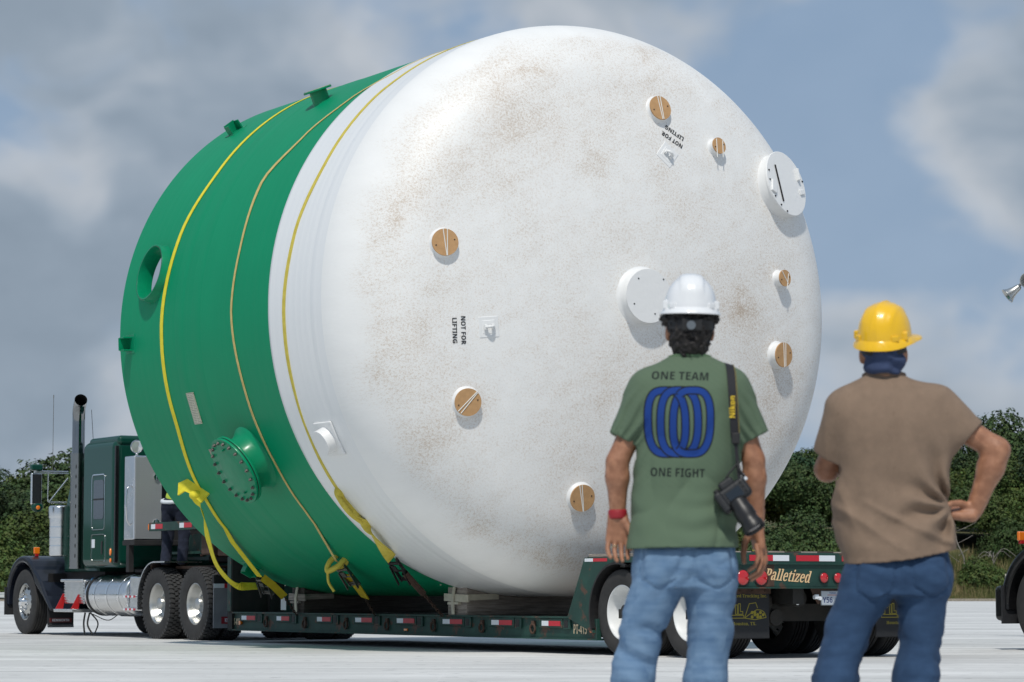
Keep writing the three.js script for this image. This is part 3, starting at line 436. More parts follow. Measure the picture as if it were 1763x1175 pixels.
// ---------------------------------------------------------------- timber bolsters under the tank
function bolster(z0, z1, x0, x1, label, mat, white) {
  const o = vthing('timber_bolster', label, 'timber', [(x0 + x1) / 2, 0.41, (z0 + z1) / 2], 'timbers under the tank');
  const pts = [[x0, 0.41], [x1, 0.41], [x1, 0.74]]; const n = 24;
  for (let i = 0; i <= n; i++) { const x = mix(x1 - 0.02, x0 + 0.02, i / n), y = Math.min(0.765, VY - Math.sqrt(Math.max(0, VR * VR - (x - VX) ** 2)) - 0.006); pts.push([x, y]); }
  pts.push([x0, 0.755]);
  part('beam', prismZ(pts, z0, z1, 0.012), mat, o);
  part('end_batten', [rbox(0.025, 0.09, (z1 - z0) + 0.12, 0.004, x0 - 0.02, 0.615, (z0 + z1) / 2 + 0.02, 0.03), rbox(0.46, 0.07, 0.02, 0.004, x0 + 0.2, 0.625, z1 + 0.016, 0, 0, 0.03), rbox(0.05, 0.03, 0.25, 0.004, x0 - 0.022, 0.55, (z0 + z1) / 2 - 0.03)], white ? M.paleWood : M.wood, o);
  part('tie_strap', [ribbon([V(x0 - 0.04, 0.42, z0 + 0.2), V(x0 - 0.045, 0.6, z0 + 0.19), V(x0 - 0.02, 0.77, z0 + 0.2), V(x0 + 0.1, 0.80, z0 + 0.21)], [V(-1, 0, 0), V(-1, 0, 0), V(-.8, .5, 0), V(-.2, 1, 0)], 0.06, 0.012), ribbon([V(x0 - 0.02, 0.78, z0 + 0.18), V(x0 - 0.08, 0.83, z0 + 0.1), V(x0 - 0.12, 0.78, z0 + 0.02)], [V(-1, .3, 0), V(-1, .3, 0), V(-1, .3, 0)], 0.05, 0.008)], M.paleWood, o);
  return o;
}
bolster(-5.05, -4.6, -1.24, 1.2, 'weathered grey timber beam under the white end of the tank, white batten on its end', M.wood, true);
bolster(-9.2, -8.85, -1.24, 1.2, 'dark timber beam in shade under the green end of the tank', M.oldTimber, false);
// ---------------------------------------------------------------- wheels (axis along x, outer face towards -x)
function tyreProfile(r, w, rb, ribs) {
  const h = w / 2, p = [[rb, h * 0.72], [rb + 0.012, h * 0.86], [mix(rb, r, 0.35), h * 0.99], [mix(rb, r, 0.6), h], [r * 0.955, h * 0.93], [r * 0.985, h * 0.86], [r, h * 0.78]];
  const q = []; const n = ribs; for (let i = 1; i < n; i++) { const y = h * 0.78 * (1 - 2 * i / n), g = 0.008; q.push([r, y + g], [r - 0.014, y + g * 0.8], [r - 0.014, y - g * 0.8], [r, y - g]); }
  return [...p, ...q, ...p.slice().reverse().map(a => [a[0], -a[1]])];
}
const wheelGeo = {};
function makeWheel(parent, kind, x, y, z, flip) {
  if (!wheelGeo[kind]) {
    const c = { trailer: [0.465, 0.255, 0.292, 5, 0.16], trailerIn: [0.465, 0.255, 0.292, 5, 0.02], drive: [0.515, 0.275, 0.292, 5, 0.15], driveIn: [0.515, 0.275, 0.292, 5, 0.02], steer: [0.525, 0.285, 0.292, 5, -0.0] }[kind];
    const [r, w, rb, ribs, dish] = c, h = w / 2, ax = g => { g.rotateZ(Math.PI / 2); return g; };   // +y -> -x
    const G = wheelGeo[kind] = { y: h };
    G.tyre = merged(toCreasedNormals(ax(lathe(tyreProfile(r, w, rb, ribs), 72)).toNonIndexed(), 0.5));
    if (kind.startsWith('drive')) {
      const bl = []; const n = 46;
      for (let i = 0; i < n; i++) for (let k = 0; k < 4; k++) { const a = (i + (k % 2) * 0.5) / n * 2 * Math.PI, g = rbox(0.05, 0.018, 2 * Math.PI * r / n * 0.68, 0.004, (k - 1.5) * 0.055, r + 0.003, 0, 0, (k % 2 ? 0.25 : -0.25)); g.rotateX(a); bl.push(g); }
      for (let i = 0; i < n; i++) for (const s of [-1, 1]) { const g = rbox(0.03, 0.05, 2 * Math.PI * r / n * 0.55, 0.004, s * h * 0.86, r - 0.018, 0); g.rotateX(i / n * 2 * Math.PI); bl.push(g); }
      G.tread = merged(bl);
    }
    // rim barrel and disc
    const yo = h * 0.74, yd = yo - dish;
    const prof = [[rb + 0.012, yo - 0.01], [rb + 0.014, yo + 0.004], [rb - 0.006, yo + 0.006], [rb - 0.02, yo - 0.012], [rb - 0.032, yo - 0.04]];
    if (dish > 0.05) prof.push([rb - 0.055, yd + 0.05], [rb - 0.075, yd + 0.012], [rb - 0.10, yd], [0.12, yd + 0.012], [0.11, yd + 0.03], [0.085, yd + 0.12], [0.0001, yd + 0.125]);
    else prof.push([rb - 0.04, yo - 0.05], [rb - 0.06, yd - 0.03], [0.21, yd - 0.02], [0.14, yd + 0.02], [0.12, yd + 0.02]);
    G.rim = merged(toCreasedNormals(ax(lathe(prof, 56)).toNonIndexed(), 0.5));
    const holes = [], nuts = [];
    const hr = dish > 0.05 ? 0.165 : 0.225, hy = dish > 0.05 ? yd + 0.004 : yd - 0.018;
    for (let i = 0; i < 10; i++) { const a = (i + .5) / 10 * 2 * Math.PI; const g = new THREE.CylinderGeometry(0.026, 0.026, 0.01, 14); g.translate(Math.cos(a) * hr, hy, Math.sin(a) * hr); holes.push(ax(g)); }
    for (let i = 0; i < 10; i++) { const a = i / 10 * 2 * Math.PI, l = kind === 'steer' ? 0.07 : 0.03; const g = new THREE.CylinderGeometry(0.014, 0.017, l, 8); g.translate(Math.cos(a) * 0.142, (kind === 'steer' ? yd + 0.03 : yd + 0.02), Math.sin(a) * 0.142); nuts.push(ax(g)); }
    G.holes = merged(holes); G.nuts = merged(nuts);
    const hub = kind === 'steer' ? lathe([[0.115, yd + 0.01], [0.105, yd + 0.03], [0.075, yd + 0.04], [0.07, yd + 0.085], [0.06, yd + 0.095], [0.0001, yd + 0.098]], 28) : lathe([[0.09, yd + 0.1], [0.085, yd + 0.13], [0.06, yd + 0.14], [0.0001, yd + 0.143]], 28);
    G.hub = merged(ax(hub));
  }
  const G = wheelGeo[kind], o = new THREE.Group(); o.name = 'wheel'; const b = BASE.get(parent); o.position.set(x - b[0], y - b[1], z - b[2]); if (flip) o.rotation.y = Math.PI; parent.add(o);
  const add = (n, g, m) => { const k = new THREE.Mesh(g, m); k.name = n; k.castShadow = k.receiveShadow = true; if (n === 'lug_nuts' || n === 'hand_holes') k.userData.kind = 'stuff'; o.add(k); };
  add('tyre', G.tyre, M.rubber); if (G.tread) add('tread', G.tread, M.tread);
  const tr = kind.startsWith('trailer'); add('rim', G.rim, tr ? M.wheelWhite : M.alloy); add('hand_holes', G.holes, M.black); add('lug_nuts', G.nuts, tr ? M.steel : M.chrome); add('hub', G.hub, kind === 'steer' ? M.chrome : tr ? M.darkSteel : M.alloy);
  return o;
}

// ---------------------------------------------------------------- the lowboy trailer
const trailer = vthing('lowboy_trailer', 'dark green lowboy trailer with a sunken deck carrying the tank', 'trailer', [0, 0, -4.5]);
{
  const P = (n, g, m, o) => part(n, g, m, trailer, o);
  const tapeAt = (z0, z1, y0, y1, x, par = trailer, w = 0.37) => { const zm = mix(z0, z1, w); part('reflector_tape', bb(x - 0.002, x + 0.002, y0, y1, z0, zm), M.tapeWhite, par); part('reflector_tape', bb(x - 0.002, x + 0.002, y0, y1, zm, z1), M.tapeRed, par); };
  // deck planks along the bed, side beams with flanges
  for (let i = 0; i < 12; i++) { const x0 = -1.24 + i * 0.207; P('plank', bb(x0, x0 + 0.2, 0.36, 0.405 + (i % 3) * 0.002, -10.9, -2.2, 0.004), i % 2 ? M.wood : M.oldTimber); }
  for (const s of [-1, 1]) {
    const f = (a, b) => s < 0 ? [a, b] : [-b, -a];
    P('side_beam', [bb(...f(-1.262, -1.24), 0.175, 0.392, -11.04, -1.68), bb(...f(-1.30, -1.1), 0.392, 0.412, -11.04, -1.9), bb(...f(-1.30, -1.15), 0.158, 0.175, -11.04, -1.68), bb(...f(-1.296, -1.262), 0.175, 0.392, -11.04, -11.0), bb(...f(-1.296, -1.262), 0.175, 0.392, -1.70, -1.68)], M.trailerGreen);
  }
  P('cross_members', Array.from({ length: 15 }, (_, i) => bb(-1.23, 1.23, 0.2, 0.36, -10.7 + i * 0.6, -10.62 + i * 0.6)).concat([bb(-0.5, -0.38, 0.17, 0.36, -10.95, -1.7), bb(0.38, 0.5, 0.17, 0.36, -10.95, -1.7)]), M.trailerDark);
  const tapes = [[-10.63, -10.21], [-9.55, -9.18], [-8.37, -7.99], [-7.31, -6.87], [-6.22, -5.78], [-5.08, -4.62], [-3.94, -3.48], [-2.83, -2.44]];
  for (const [a, b] of tapes) {
    const k = P('stake_pocket', [bb(-1.29, -1.262, 0.285, 0.388, a - 0.07, b + 0.04, 0.006), bb(-1.285, -1.262, 0.27, 0.388, b + 0.05, b + 0.19, 0.004)], M.trailerGreen);
    tapeAt(a, b, 0.306, 0.362, -1.2925, k);
    part('pocket_hole', bb(-1.288, -1.284, 0.29, 0.37, b + 0.07, b + 0.15), M.black, k);
  }
  for (const z of [-9.9, -8.75, -7.59, -6.5, -5.33, -4.18, -3.04]) P('lashing_ring', [T(new THREE.TorusGeometry(0.05, 0.013, 8, 18), -1.285, 0.27, z, 0, Math.PI / 2).scale(1, 1, 1), rbox(0.03, 0.05, 0.06, 0.005, -1.275, 0.335, z)], M.rust);
  P('marker_lamp', cylX(0.028, 0.03, -1.285, 0.27, -1.80, 16), M.amber); P('marker_lamp', cylX(0.028, 0.03, -1.285, 0.265, -10.68, 16), M.amber); P('marker_lamp', rbox(0.02, 0.03, 0.08, 0.005, -1.275, 0.225, -6.02), M.amber);
  const tan = std([0.62, 0.5, 0.33], 0.6);
  const side = (str, size, y, z, x = -1.263, f = fBold, sx = 0.62) => { const g = letters(str, size, f, 0.002, sx); g.rotateX(Math.PI / 2); g.rotateY(-Math.PI / 2); g.translate(x, y, z); return g; };  // reads along +z, faces -x
  P('fleet_number', side('PT-415', 0.105, 0.225, -2.07), tan); P('fleet_number', side('PT-415', 0.09, 0.235, -10.86), tan);
  // front bulkhead where the gooseneck comes down
  P('bulkhead', [bb(-1.24, 1.24, 0.40, 1.14, -10.99, -10.93), bb(-1.30, -1.2, 0.16, 1.17, -11.06, -10.92), bb(1.2, 1.30, 0.16, 1.17, -11.06, -10.92), bb(-0.75, -0.67, 0.4, 1.14, -10.93, -10.87), bb(0.67, 0.75, 0.4, 1.14, -10.93, -10.87)], M.trailerDark);
  P('corner_post', bb(-1.31, -1.262, 0.415, 1.17, -11.06, -10.94, 0.006), M.trailerGreen);
  // gooseneck
  for (const s of [-1, 1]) P('gooseneck_beam', prismX([[-14.3, 1.28], [-14.3, 1.52], [-12.4, 1.62], [-11.3, 1.5], [-10.92, 1.1], [-10.92, 0.4], [-11.15, 0.4], [-11.35, 1.0], [-11.8, 1.22]], s > 0 ? 0.36 : -0.5, s > 0 ? 0.5 : -0.36), M.trailerGreen);
  P('coupler_plate', bb(-0.8, 0.8, 1.24, 1.278, -14.32, -12.6), M.trailerGreen);
  P('outrigger_rail', [bb(-1.22, -1.16, 1.575, 1.70, -13.97, -11.6, 0.006), bb(1.16, 1.22, 1.575, 1.70, -13.97, -11.6, 0.006), bb(-1.16, 1.16, 1.60, 1.69, -13.96, -13.88), bb(-1.16, 1.16, 1.60, 1.69, -12.4, -12.3), bb(-1.16, 1.16, 1.60, 1.69, -11.7, -11.6)], M.trailerGreen);
  P('marker_lamp', rbox(0.07, 0.09, 0.03, 0.01, -1.19, 1.635, -13.985), M.amber);
  tapeAt(-13.88, -13.47, 1.605, 1.675, -1.2225); tapeAt(-12.87, -12.45, 1.605, 1.675, -1.2225);
  P('gooseneck_clutter', [rbox(0.5, 0.3, 0.4, 0.03, -0.85, 1.36, -12.2), tube([[-1.0, 1.25, -12.6], [-0.9, 1.34, -12.5], [-0.85, 1.22, -12.35], [-0.95, 1.2, -12.3]], 0.03, 30), tube([[-1.05, 1.2, -12.5], [-0.95, 1.28, -12.4], [-1.02, 1.2, -12.2]], 0.022, 24), rbox(0.3, 0.22, 0.5, 0.02, -0.9, 1.3, -11.7)], M.rust);
  // rear frame over the axles
  const arch = []; for (let a = 205; a >= 90; a -= 8) arch.push([-1.27 + 0.535 * Math.cos(rad(a)), 0.465 + 0.535 * Math.sin(rad(a))]);
  const back = []; for (let a = 90; a >= -20; a -= 8) back.push([0.0 + 0.535 * Math.cos(rad(a)), 0.465 + 0.535 * Math.sin(rad(a))]);
  const panel = [[-2.28, 0.40], [-1.92, 1.06], [0.86, 1.06], [0.86, 0.74], [0.62, 0.74], ...back.slice().reverse(), ...arch.slice().reverse()];
  for (const s of [-1, 1]) P('side_panel', prismX(panel, s < 0 ? -1.305 : 1.25, s < 0 ? -1.25 : 1.305, 0.006), M.trailerGreen);
  const lip = (z0, a0, a1) => { const o = [], i = []; for (let k = 0; k <= 16; k++) { const a = rad(mix(a0, a1, k / 16)); o.push([z0 + 0.545 * Math.cos(a), 0.465 + 0.545 * Math.sin(a)]); i.unshift([z0 + 0.52 * Math.cos(a), 0.465 + 0.52 * Math.sin(a)]); } return [...o, ...i]; };
  for (const [a, b] of [[-1.318, -0.66], [0.66, 1.318]]) { P('wheel_arch', prismX(lip(-1.27, 200, 70), a, b), M.black); P('wheel_arch', prismX(lip(0, 110, -10), a + 0.002, b - 0.002), M.black); }
  P('ramp_plate', prismX([[-2.3, 0.41], [-1.94, 1.07], [-1.9, 1.07], [-2.2, 0.41]], -1.25, 1.25), M.trailerDark);
  for (let i = 0; i < 12; i++) { const x0 = -1.26 + i * 0.21; P('plank', bb(x0, x0 + 0.203, 1.062, 1.098 + (i % 3) * 0.002, -1.9, 0.85, 0.004), i % 2 ? M.oldTimber : M.wood); }
  P('rear_frame', [bb(-0.5, -0.36, 0.56, 1.06, -1.9, 0.8), bb(0.36, 0.5, 0.56, 1.06, -1.9, 0.8), bb(-1.24, 1.24, 0.95, 1.06, -1.3, -1.2), bb(-1.24, 1.24, 0.95, 1.06, 0, 0.1), bb(-0.62, 0.62, 0.38, 0.56, 0.2, 0.32), bb(-1.25, 1.25, 0.40, 0.5, -1.32, -1.2), bb(-1.25, 1.25, 0.40, 0.5, -0.05, 0.07), rbox(0.22, 0.34, 0.26, 0.05, -0.62, 0.5, 0.36), rbox(0.22, 0.34, 0.26, 0.05, 0.62, 0.5, 0.36), cylZ(0.09, 0.3, -0.3, 0.62, 0.5, 16), cylZ(0.09, 0.3, 0.3, 0.62, 0.5, 16)], M.trailerDark);
  P('reflector_tape', bb(-1.3075, -1.3035, 1.015, 1.05, -1.91, -1.74), M.tapeWhite); P('reflector_tape', bb(-1.3075, -1.3035, 1.015, 1.05, -1.74, -1.46), M.tapeRed);
  // rear sill and lamp beam
  P('rear_sill', [bb(-1.30, 1.30, 0.975, 1.085, 0.86, 0.90, 0.006)], M.trailerGreen);
  P('lamp_beam', [bb(-1.30, 1.30, 0.735, 0.97, 0.862, 0.885, 0.004), bb(-1.30, 1.30, 0.965, 0.98, 0.86, 0.91), bb(-1.3, 1.3, 0.72, 0.735, 0.80, 0.9)], M.trailerGreen);
  P('rust_patch', bb(-1.02, -0.80, 0.74, 0.964, 0.8855, 0.8868), M.rust);
  for (const x0 of [-1.12, -0.53, 0.06, 0.65]) { P('reflector_tape', bb(x0, x0 + 0.295, 1.0, 1.06, 0.9005, 0.9035), M.tapeRed); P('reflector_tape', bb(x0 + 0.295, x0 + 0.5, 1.0, 1.06, 0.9005, 0.9035), M.tapeWhite); }
  const lamp = (x, r) => { const l = P('tail_lamp', T(lathe([[r * 1.18, 0], [r * 1.2, 0.012], [r * 1.02, 0.018]], 28), x, 0.83, 0.885, Math.PI / 2), M.black); part('lens', T(lathe([[r, 0.008], [r, 0.02], [r * 0.7, 0.032], [0.0001, 0.036]], 28), x, 0.83, 0.885, Math.PI / 2), M.lensRed, l); };
  for (const x of [-1.2, -0.97, 0.97, 1.2]) lamp(x, 0.074);
  for (const x of [-0.17, 0.01, 0.19]) lamp(x, 0.05);
  { const g = letters('Palletized', 0.115, fSerif, 0.002, 0.72); g.rotateX(Math.PI / 2); const p = g.attributes.position; for (let i = 0; i < p.count; i++) p.setX(i, p.getX(i) + 0.3 * p.getY(i)); g.rotateZ(-0.06); g.translate(-0.64, 0.795, 0.888); P('sign_lettering', g, std([0.75, 0.52, 0.28], 0.6)); }
  // mud flaps with yellow print
  const flapTex = canvasTex(512, 420, (c, w, h) => {
    c.fillStyle = '#1d1f23'; c.fillRect(0, 0, w, h); for (let i = 0; i < 900; i++) { c.fillStyle = `rgba(${70 + (i * 37) % 40},${68 + (i * 17) % 40},66,${0.04 + (i % 5) * 0.02})`; c.fillRect((i * 131) % w, (i * 211) % h, 3 + (i * 7) % 24, 1 + i % 3); }
    c.fillStyle = c.strokeStyle = '#8f8424'; c.textAlign = 'center'; c.font = 'bold 40px serif'; c.fillText('Palletized Trucking Inc.', w / 2, 52, w - 30);
    c.lineWidth = 7; const st = pts => { c.beginPath(); pts.forEach((p, i) => i ? c.lineTo(...p) : c.moveTo(...p)); c.closePath(); c.stroke(); };
    st([[70, 90], [130, 90], [140, 105], [140, 140], [128, 150], [100, 150], [100, 205], [70, 205]]); st([[152, 120], [172, 120], [172, 205], [152, 205]]); st([[182, 110], [204, 110], [204, 180], [230, 180], [230, 205], [182, 205]]);
    st([[60, 214], [240, 214], [240, 240], [60, 240]]);
    c.beginPath(); c.moveTo(250, 235); c.lineTo(300, 110); c.lineTo(370, 100); c.lineTo(390, 150); c.stroke(); c.beginPath(); c.moveTo(250, 240); c.quadraticCurveTo(320, 190, 380, 165); c.quadraticCurveTo(470, 160, 480, 235); c.lineTo(360, 255); c.closePath(); c.stroke();
    for (let i = 0; i < 9; i++) { c.beginPath(); c.arc(330 + (i % 5) * 30, 190 + (i % 3) * 20, 15, 0, 7); c.fill(); }
    c.font = 'bold 40px serif'; c.fillText('Houston, TX.', w / 2 - 10, 305, w - 150);
  });
  const fm = std([1, 1, 1], 0.7, 0, { map: flapTex });
  for (const x of [-1.0, 1.0]) { const f = P('mud_flap', bb(x - 0.305, x + 0.305, 0.21, 0.69, 0.64, 0.654), M.flap); const g = new THREE.PlaneGeometry(0.6, 0.47); g.translate(x, 0.452, 0.6565); part('flap_print', g, fm, f, { uv: true }); part('flap_bracket', [bb(x - 0.31, x + 0.31, 0.665, 0.72, 0.655, 0.675), ...[-0.24, -0.08, 0.08, 0.24].map(k => cylZ(0.011, 0.02, x + k, 0.693, 0.675, 8))], M.rust, f); }
  // number plate
  const plT = canvasTex(256, 128, (c, w, h) => { c.fillStyle = '#b4bcc4'; c.fillRect(0, 0, w, h); c.fillStyle = '#3a4f86'; c.font = 'bold 26px sans-serif'; c.textAlign = 'center'; c.fillText('TEXAS', w / 2, 28); c.fillStyle = '#a2524c'; c.fillRect(70, 34, 116, 6); c.fillStyle = '#26386b'; c.textAlign = 'left'; c.font = 'bold 70px sans-serif'; c.fillText('Y56', 18, 106, 110); c.strokeStyle = '#8a949c'; c.lineWidth = 5; c.strokeRect(3, 3, w - 6, h - 6); });
  { const n = P('number_plate', bb(-0.17, 0.14, 0.545, 0.70, 0.83, 0.836, 0.003), M.steel); const g = new THREE.PlaneGeometry(0.3, 0.147); g.translate(-0.015, 0.622, 0.8385); part('plate_print', g, std([1, 1, 1], 0.45, 0.1, { map: plT }), n, { uv: true }); part('plate_lamp', [rbox(0.05, 0.05, 0.05, 0.008, -0.225, 0.635, 0.83), cylZ(0.02, 0.03, -0.2, 0.62, 0.86, 12)], M.tapeWhite, n); P('plate_bracket', prismZ([[-0.3, 0.735], [0.2, 0.735], [0.16, 0.56], [-0.2, 0.56]], 0.815, 0.828), M.rust); }
  P('hanging_hose', [rod([-0.43, 0.73, 0.75], [-0.42, 0.62, 0.76], 0.012), rbox(0.05, 0.05, 0.03, 0.01, -0.43, 0.6, 0.76), sph(0.02, -0.41, 0.57, 0.76)], M.tapeWhite);
  for (const x of [-0.5, 0.5]) P('brake_chamber', cylZ(0.085, 0.2, x, 0.42, 0.42), M.trailerDark);
  for (const z of [-1.27, 0]) for (const s of [-1, 1]) { makeWheel(trailer, 'trailer', s * 1.14, 0.465, z, s > 0); makeWheel(trailer, 'trailerIn', s * 0.83, 0.465, z, s > 0); }
}
{
  const b = vthing('beacon', 'small white beacon with an orange and yellow base on the trailer tail', 'beacon', [-0.80, 1.10, 0.6]);
  part('base', cylY(0.05, 0.02, -0.80, 1.11, 0.6), M.webYellow, b); part('band', cylY(0.047, 0.018, -0.80, 1.13, 0.6), M.amber, b);
  part('dome', T(lathe([[0.044, 0], [0.042, 0.03], [0.03, 0.058], [0.014, 0.068], [0.0001, 0.07]], 24), -0.80, 1.14, 0.6), M.white, b);
}

// ---------------------------------------------------------------- the tractor
const roundRect = (w, h, r) => { const s = new THREE.Shape(), x = -w / 2, y = -h / 2; s.moveTo(x + r, y); s.lineTo(x + w - r, y); s.absarc(x + w - r, y + r, r, -Math.PI / 2, 0); s.lineTo(x + w, y + h - r); s.absarc(x + w - r, y + h - r, r, 0, Math.PI / 2); s.lineTo(x + r, y + h); s.absarc(x + r, y + h - r, r, Math.PI / 2, Math.PI); s.lineTo(x, y + r); s.absarc(x + r, y + r, r, Math.PI, 1.5 * Math.PI); return s; };
const sideFrame = (w, h, r, t, d, x, y, z) => { const s = roundRect(w, h, r); s.holes.push(new THREE.Path(roundRect(w - 2 * t, h - 2 * t, Math.max(0.005, r - t)).getPoints(8))); const g = new THREE.ExtrudeGeometry(s, { depth: d, bevelEnabled: false, curveSegments: 8 }); g.rotateY(-Math.PI / 2); g.translate(x, y, z); return g; };
const sidePane = (w, h, r, d, x, y, z) => { const g = new THREE.ExtrudeGeometry(roundRect(w, h, r), { depth: d, bevelEnabled: false, curveSegments: 8 }); g.rotateY(-Math.PI / 2); g.translate(x, y, z); return g; };
const diamond = tex(128, 128, (u, v) => { const a = ((u * 4) % 1) - .5, b = ((v * 4) % 1) - .5, odd = (Math.floor(u * 4) + Math.floor(v * 4)) % 2, p = odd ? a + b : a - b, q = odd ? a - b : a + b; return (p / 0.55) ** 2 + (q / 0.14) ** 2 < 1 ? 1 : 0.1; }, false);
M.shield = std([0.30, 0.30, 0.29], 0.2, 1);
M.diamond = std([0.42, 0.43, 0.44], 0.5, 0.8, { bumpMap: rept(diamond, 9, 9), bumpScale: 0.0016 });
function buildTractor(label, mats) {
  const t = vthing('semi_truck', label, 'truck', [0, 0, -15.5]); const P = (n, g, m, par = t, o) => part(n, g, m, par, o);
  const { body, fend } = mats;
  P('chassis', [bb(-0.5, -0.38, 0.72, 0.98, -19.7, -11.75), bb(0.38, 0.5, 0.72, 0.98, -19.7, -11.75), bb(-0.9, 0.9, 0.98, 1.02, -15.2, -12.0), rbox(1.0, 0.1, 0.9, 0.03, 0, 1.16, -13.0), bb(-0.38, 0.38, 0.45, 0.6, -19.1, -18.95), bb(-0.9, 0.9, 0.44, 0.58, -12.45, -12.3), bb(-0.9, 0.9, 0.44, 0.58, -13.76, -13.62), bb(-0.8, 0.8, 0.55, 1.0, -18.4, -16.6), bb(-0.36, 0.36, 0.3, 0.7, -17.0, -13.0)], M.darkSteel);
  P('rear_crossbeam', [bb(-1.16, 1.16, 0.98, 1.02, -14.0, -13.9), bb(-0.95, 0.95, 1.02, 1.06, -13.6, -12.2)], M.rust);
  // hood, tapering to the grille
  const sec = (w, y0, y1, z) => { const p = []; for (let i = 0; i <= 12; i++) { const a = Math.PI * i / 12; p.push([w * Math.sign(Math.cos(a)) * Math.abs(Math.cos(a)) ** 0.35, mix(y0, y1, Math.abs(Math.sin(a)) ** 0.45), z]); } return p; };
  const secs = [sec(0.78, 0.95, 2.02, -17.95), sec(0.62, 0.95, 1.92, -18.8), sec(0.46, 0.95, 1.80, -19.75), sec(0.42, 0.95, 1.70, -19.82)];
  { const pos = [], idx = [], n = 13; secs.forEach(s => s.forEach(q => pos.push(...q))); for (let k = 0; k < secs.length - 1; k++) for (let i = 0; i < n - 1; i++) { const a = k * n + i; idx.push(a, a + 1, a + n, a + n, a + 1, a + n + 1); } const e = (secs.length - 1) * n; for (let i = 1; i < n - 1; i++) idx.push(e, e + i, e + i + 1); const g = new THREE.BufferGeometry(); g.setAttribute('position', new THREE.Float32BufferAttribute(pos, 3)); g.setIndex(idx); P('hood', toCreasedNormals(g.toNonIndexed(), 0.7), body); }
  P('grille', [rbox(0.8, 0.85, 0.05, 0.03, 0, 1.28, -19.84)], M.chrome);
  P('bumper', rbox(2.2, 0.42, 0.2, 0.06, 0, 0.55, -19.95), M.blackGloss);
  P('front_flap', bb(-1.27, -0.98, 0.31, 0.76, -19.72, -19.69), M.flap);
  // cab
  P('cab', [prismX([[-16.63, 1.0], [-18.0, 1.0], [-18.02, 1.95], [-17.62, 2.74], [-16.63, 2.78]], -0.93, 0.93, 0.05)], body);
  P('side_window', sidePane(0.7, 0.5, 0.06, 0.01, -0.932, 2.24, -17.15), M.glass); P('side_window', sidePane(0.7, 0.5, 0.06, 0.01, 0.942, 2.24, -17.15), M.glass);
  P('windshield', [box(1.5, 0.74, 0.012, 0, 2.34, -17.86, rad(27))], M.glass);
  // sleeper
  const sl = P('sleeper', rbox(2.4, 1.96, 1.33, 0.13, 0, 2.03, -15.985), body);
  P('sleeper_roof', rbox(2.3, 0.16, 1.2, 0.07, 0, 2.985, -15.9), body);
  P('trim_strip', bb(-1.205, -1.15, 1.12, 2.9, -15.33, -15.28, 0.01), M.blackGloss); P('trim_strip', bb(1.15, 1.205, 1.12, 2.9, -15.33, -15.28, 0.01), M.blackGloss);
  const win = pgroup('sleeper_window', t);
  P('window_frame', sideFrame(0.52, 0.86, 0.07, 0.016, 0.012, -1.198, 2.06, -15.94), M.chrome, win); P('pane', sidePane(0.40, 0.60, 0.05, 0.008, -1.199, 2.1, -15.93), M.glass, win); P('window_bar', bb(-1.212, -1.206, 2.09, 2.115, -16.12, -15.74), M.black, win);
  const hat = pgroup('storage_door', t);
  P('door_trim', sideFrame(0.55, 0.43, 0.06, 0.013, 0.012, -1.198, 1.355, -15.93), M.chrome, hat); P('sticker', bb(-1.206, -1.199, 1.36, 1.49, -16.18, -16.07), M.tapeWhite, hat); P('latch', rbox(0.02, 0.2, 0.05, 0.01, -1.205, 1.36, -15.78), M.black, hat);
  P('marker_lamp', [sph(0.036, -1.2, 1.29, -15.45, 0.5, 1.6, 1)], M.amber); P('marker_lamp', [sph(0.03, -1.2, 1.16, -15.45, 0.5, 1.2, 1)], M.amber);
  // exhaust stacks
  for (const s of [-1, 1]) {
    const x = s * 1.10, z = -17.03, st = pgroup('exhaust_stack', t);
    P('heat_shield', [cylY(0.118, 1.8, x, 1.95, z, 28), cylY(0.122, 0.03, x, 2.84, z, 28), cylY(0.122, 0.03, x, 1.06, z, 28)], M.shield, st);
    for (let i = 0; i < 10; i++) P('shield_slot', sph(0.02, x - 0.113 * 0.6, 1.25 + i * 0.155, z + 0.113 * 0.8, 0.5, 2, 0.5, 10), M.black, st);
    const c = new THREE.CatmullRomCurve3([V(x, 2.8, z), V(x, 3.1, z), V(x, 3.42, z), V(x - s * -0.01, 3.56, z + 0.03), V(x + s * 0.03, 3.66, z + 0.13), V(x + s * 0.05, 3.69, z + 0.2)]);
    const tb = new THREE.TubeGeometry(c, 40, 0.1, 24); const ti = new THREE.TubeGeometry(c, 40, 0.094, 24); ti.index.array.reverse();
    P('pipe', [tb], new THREE.MeshStandardMaterial({ color: 0x8e9092, roughness: 0.1, metalness: 1, side: THREE.DoubleSide }), st); ti.computeVertexNormals(); P('pipe_soot', [ti], std([0.006, 0.006, 0.006], 0.9, 0, { side: THREE.DoubleSide }), st);
  }
  // air cleaners
  for (const s of [-1, 1]) { const x = s * 1.03, z = -17.93, a = pgroup('air_cleaner', t); P('canister', T(lathe([[0.0001, 0], [0.14, 0], [0.165, 0.02], [0.168, 0.6], [0.18, 0.62], [0.18, 0.78], [0.16, 0.81], [0.0001, 0.82]], 36), x, 1.25, z), M.brushed, a); for (const y of [1.42, 1.55, 1.72]) P('band', cylY(0.172, 0.022, x, y, z, 36), M.chrome, a); }
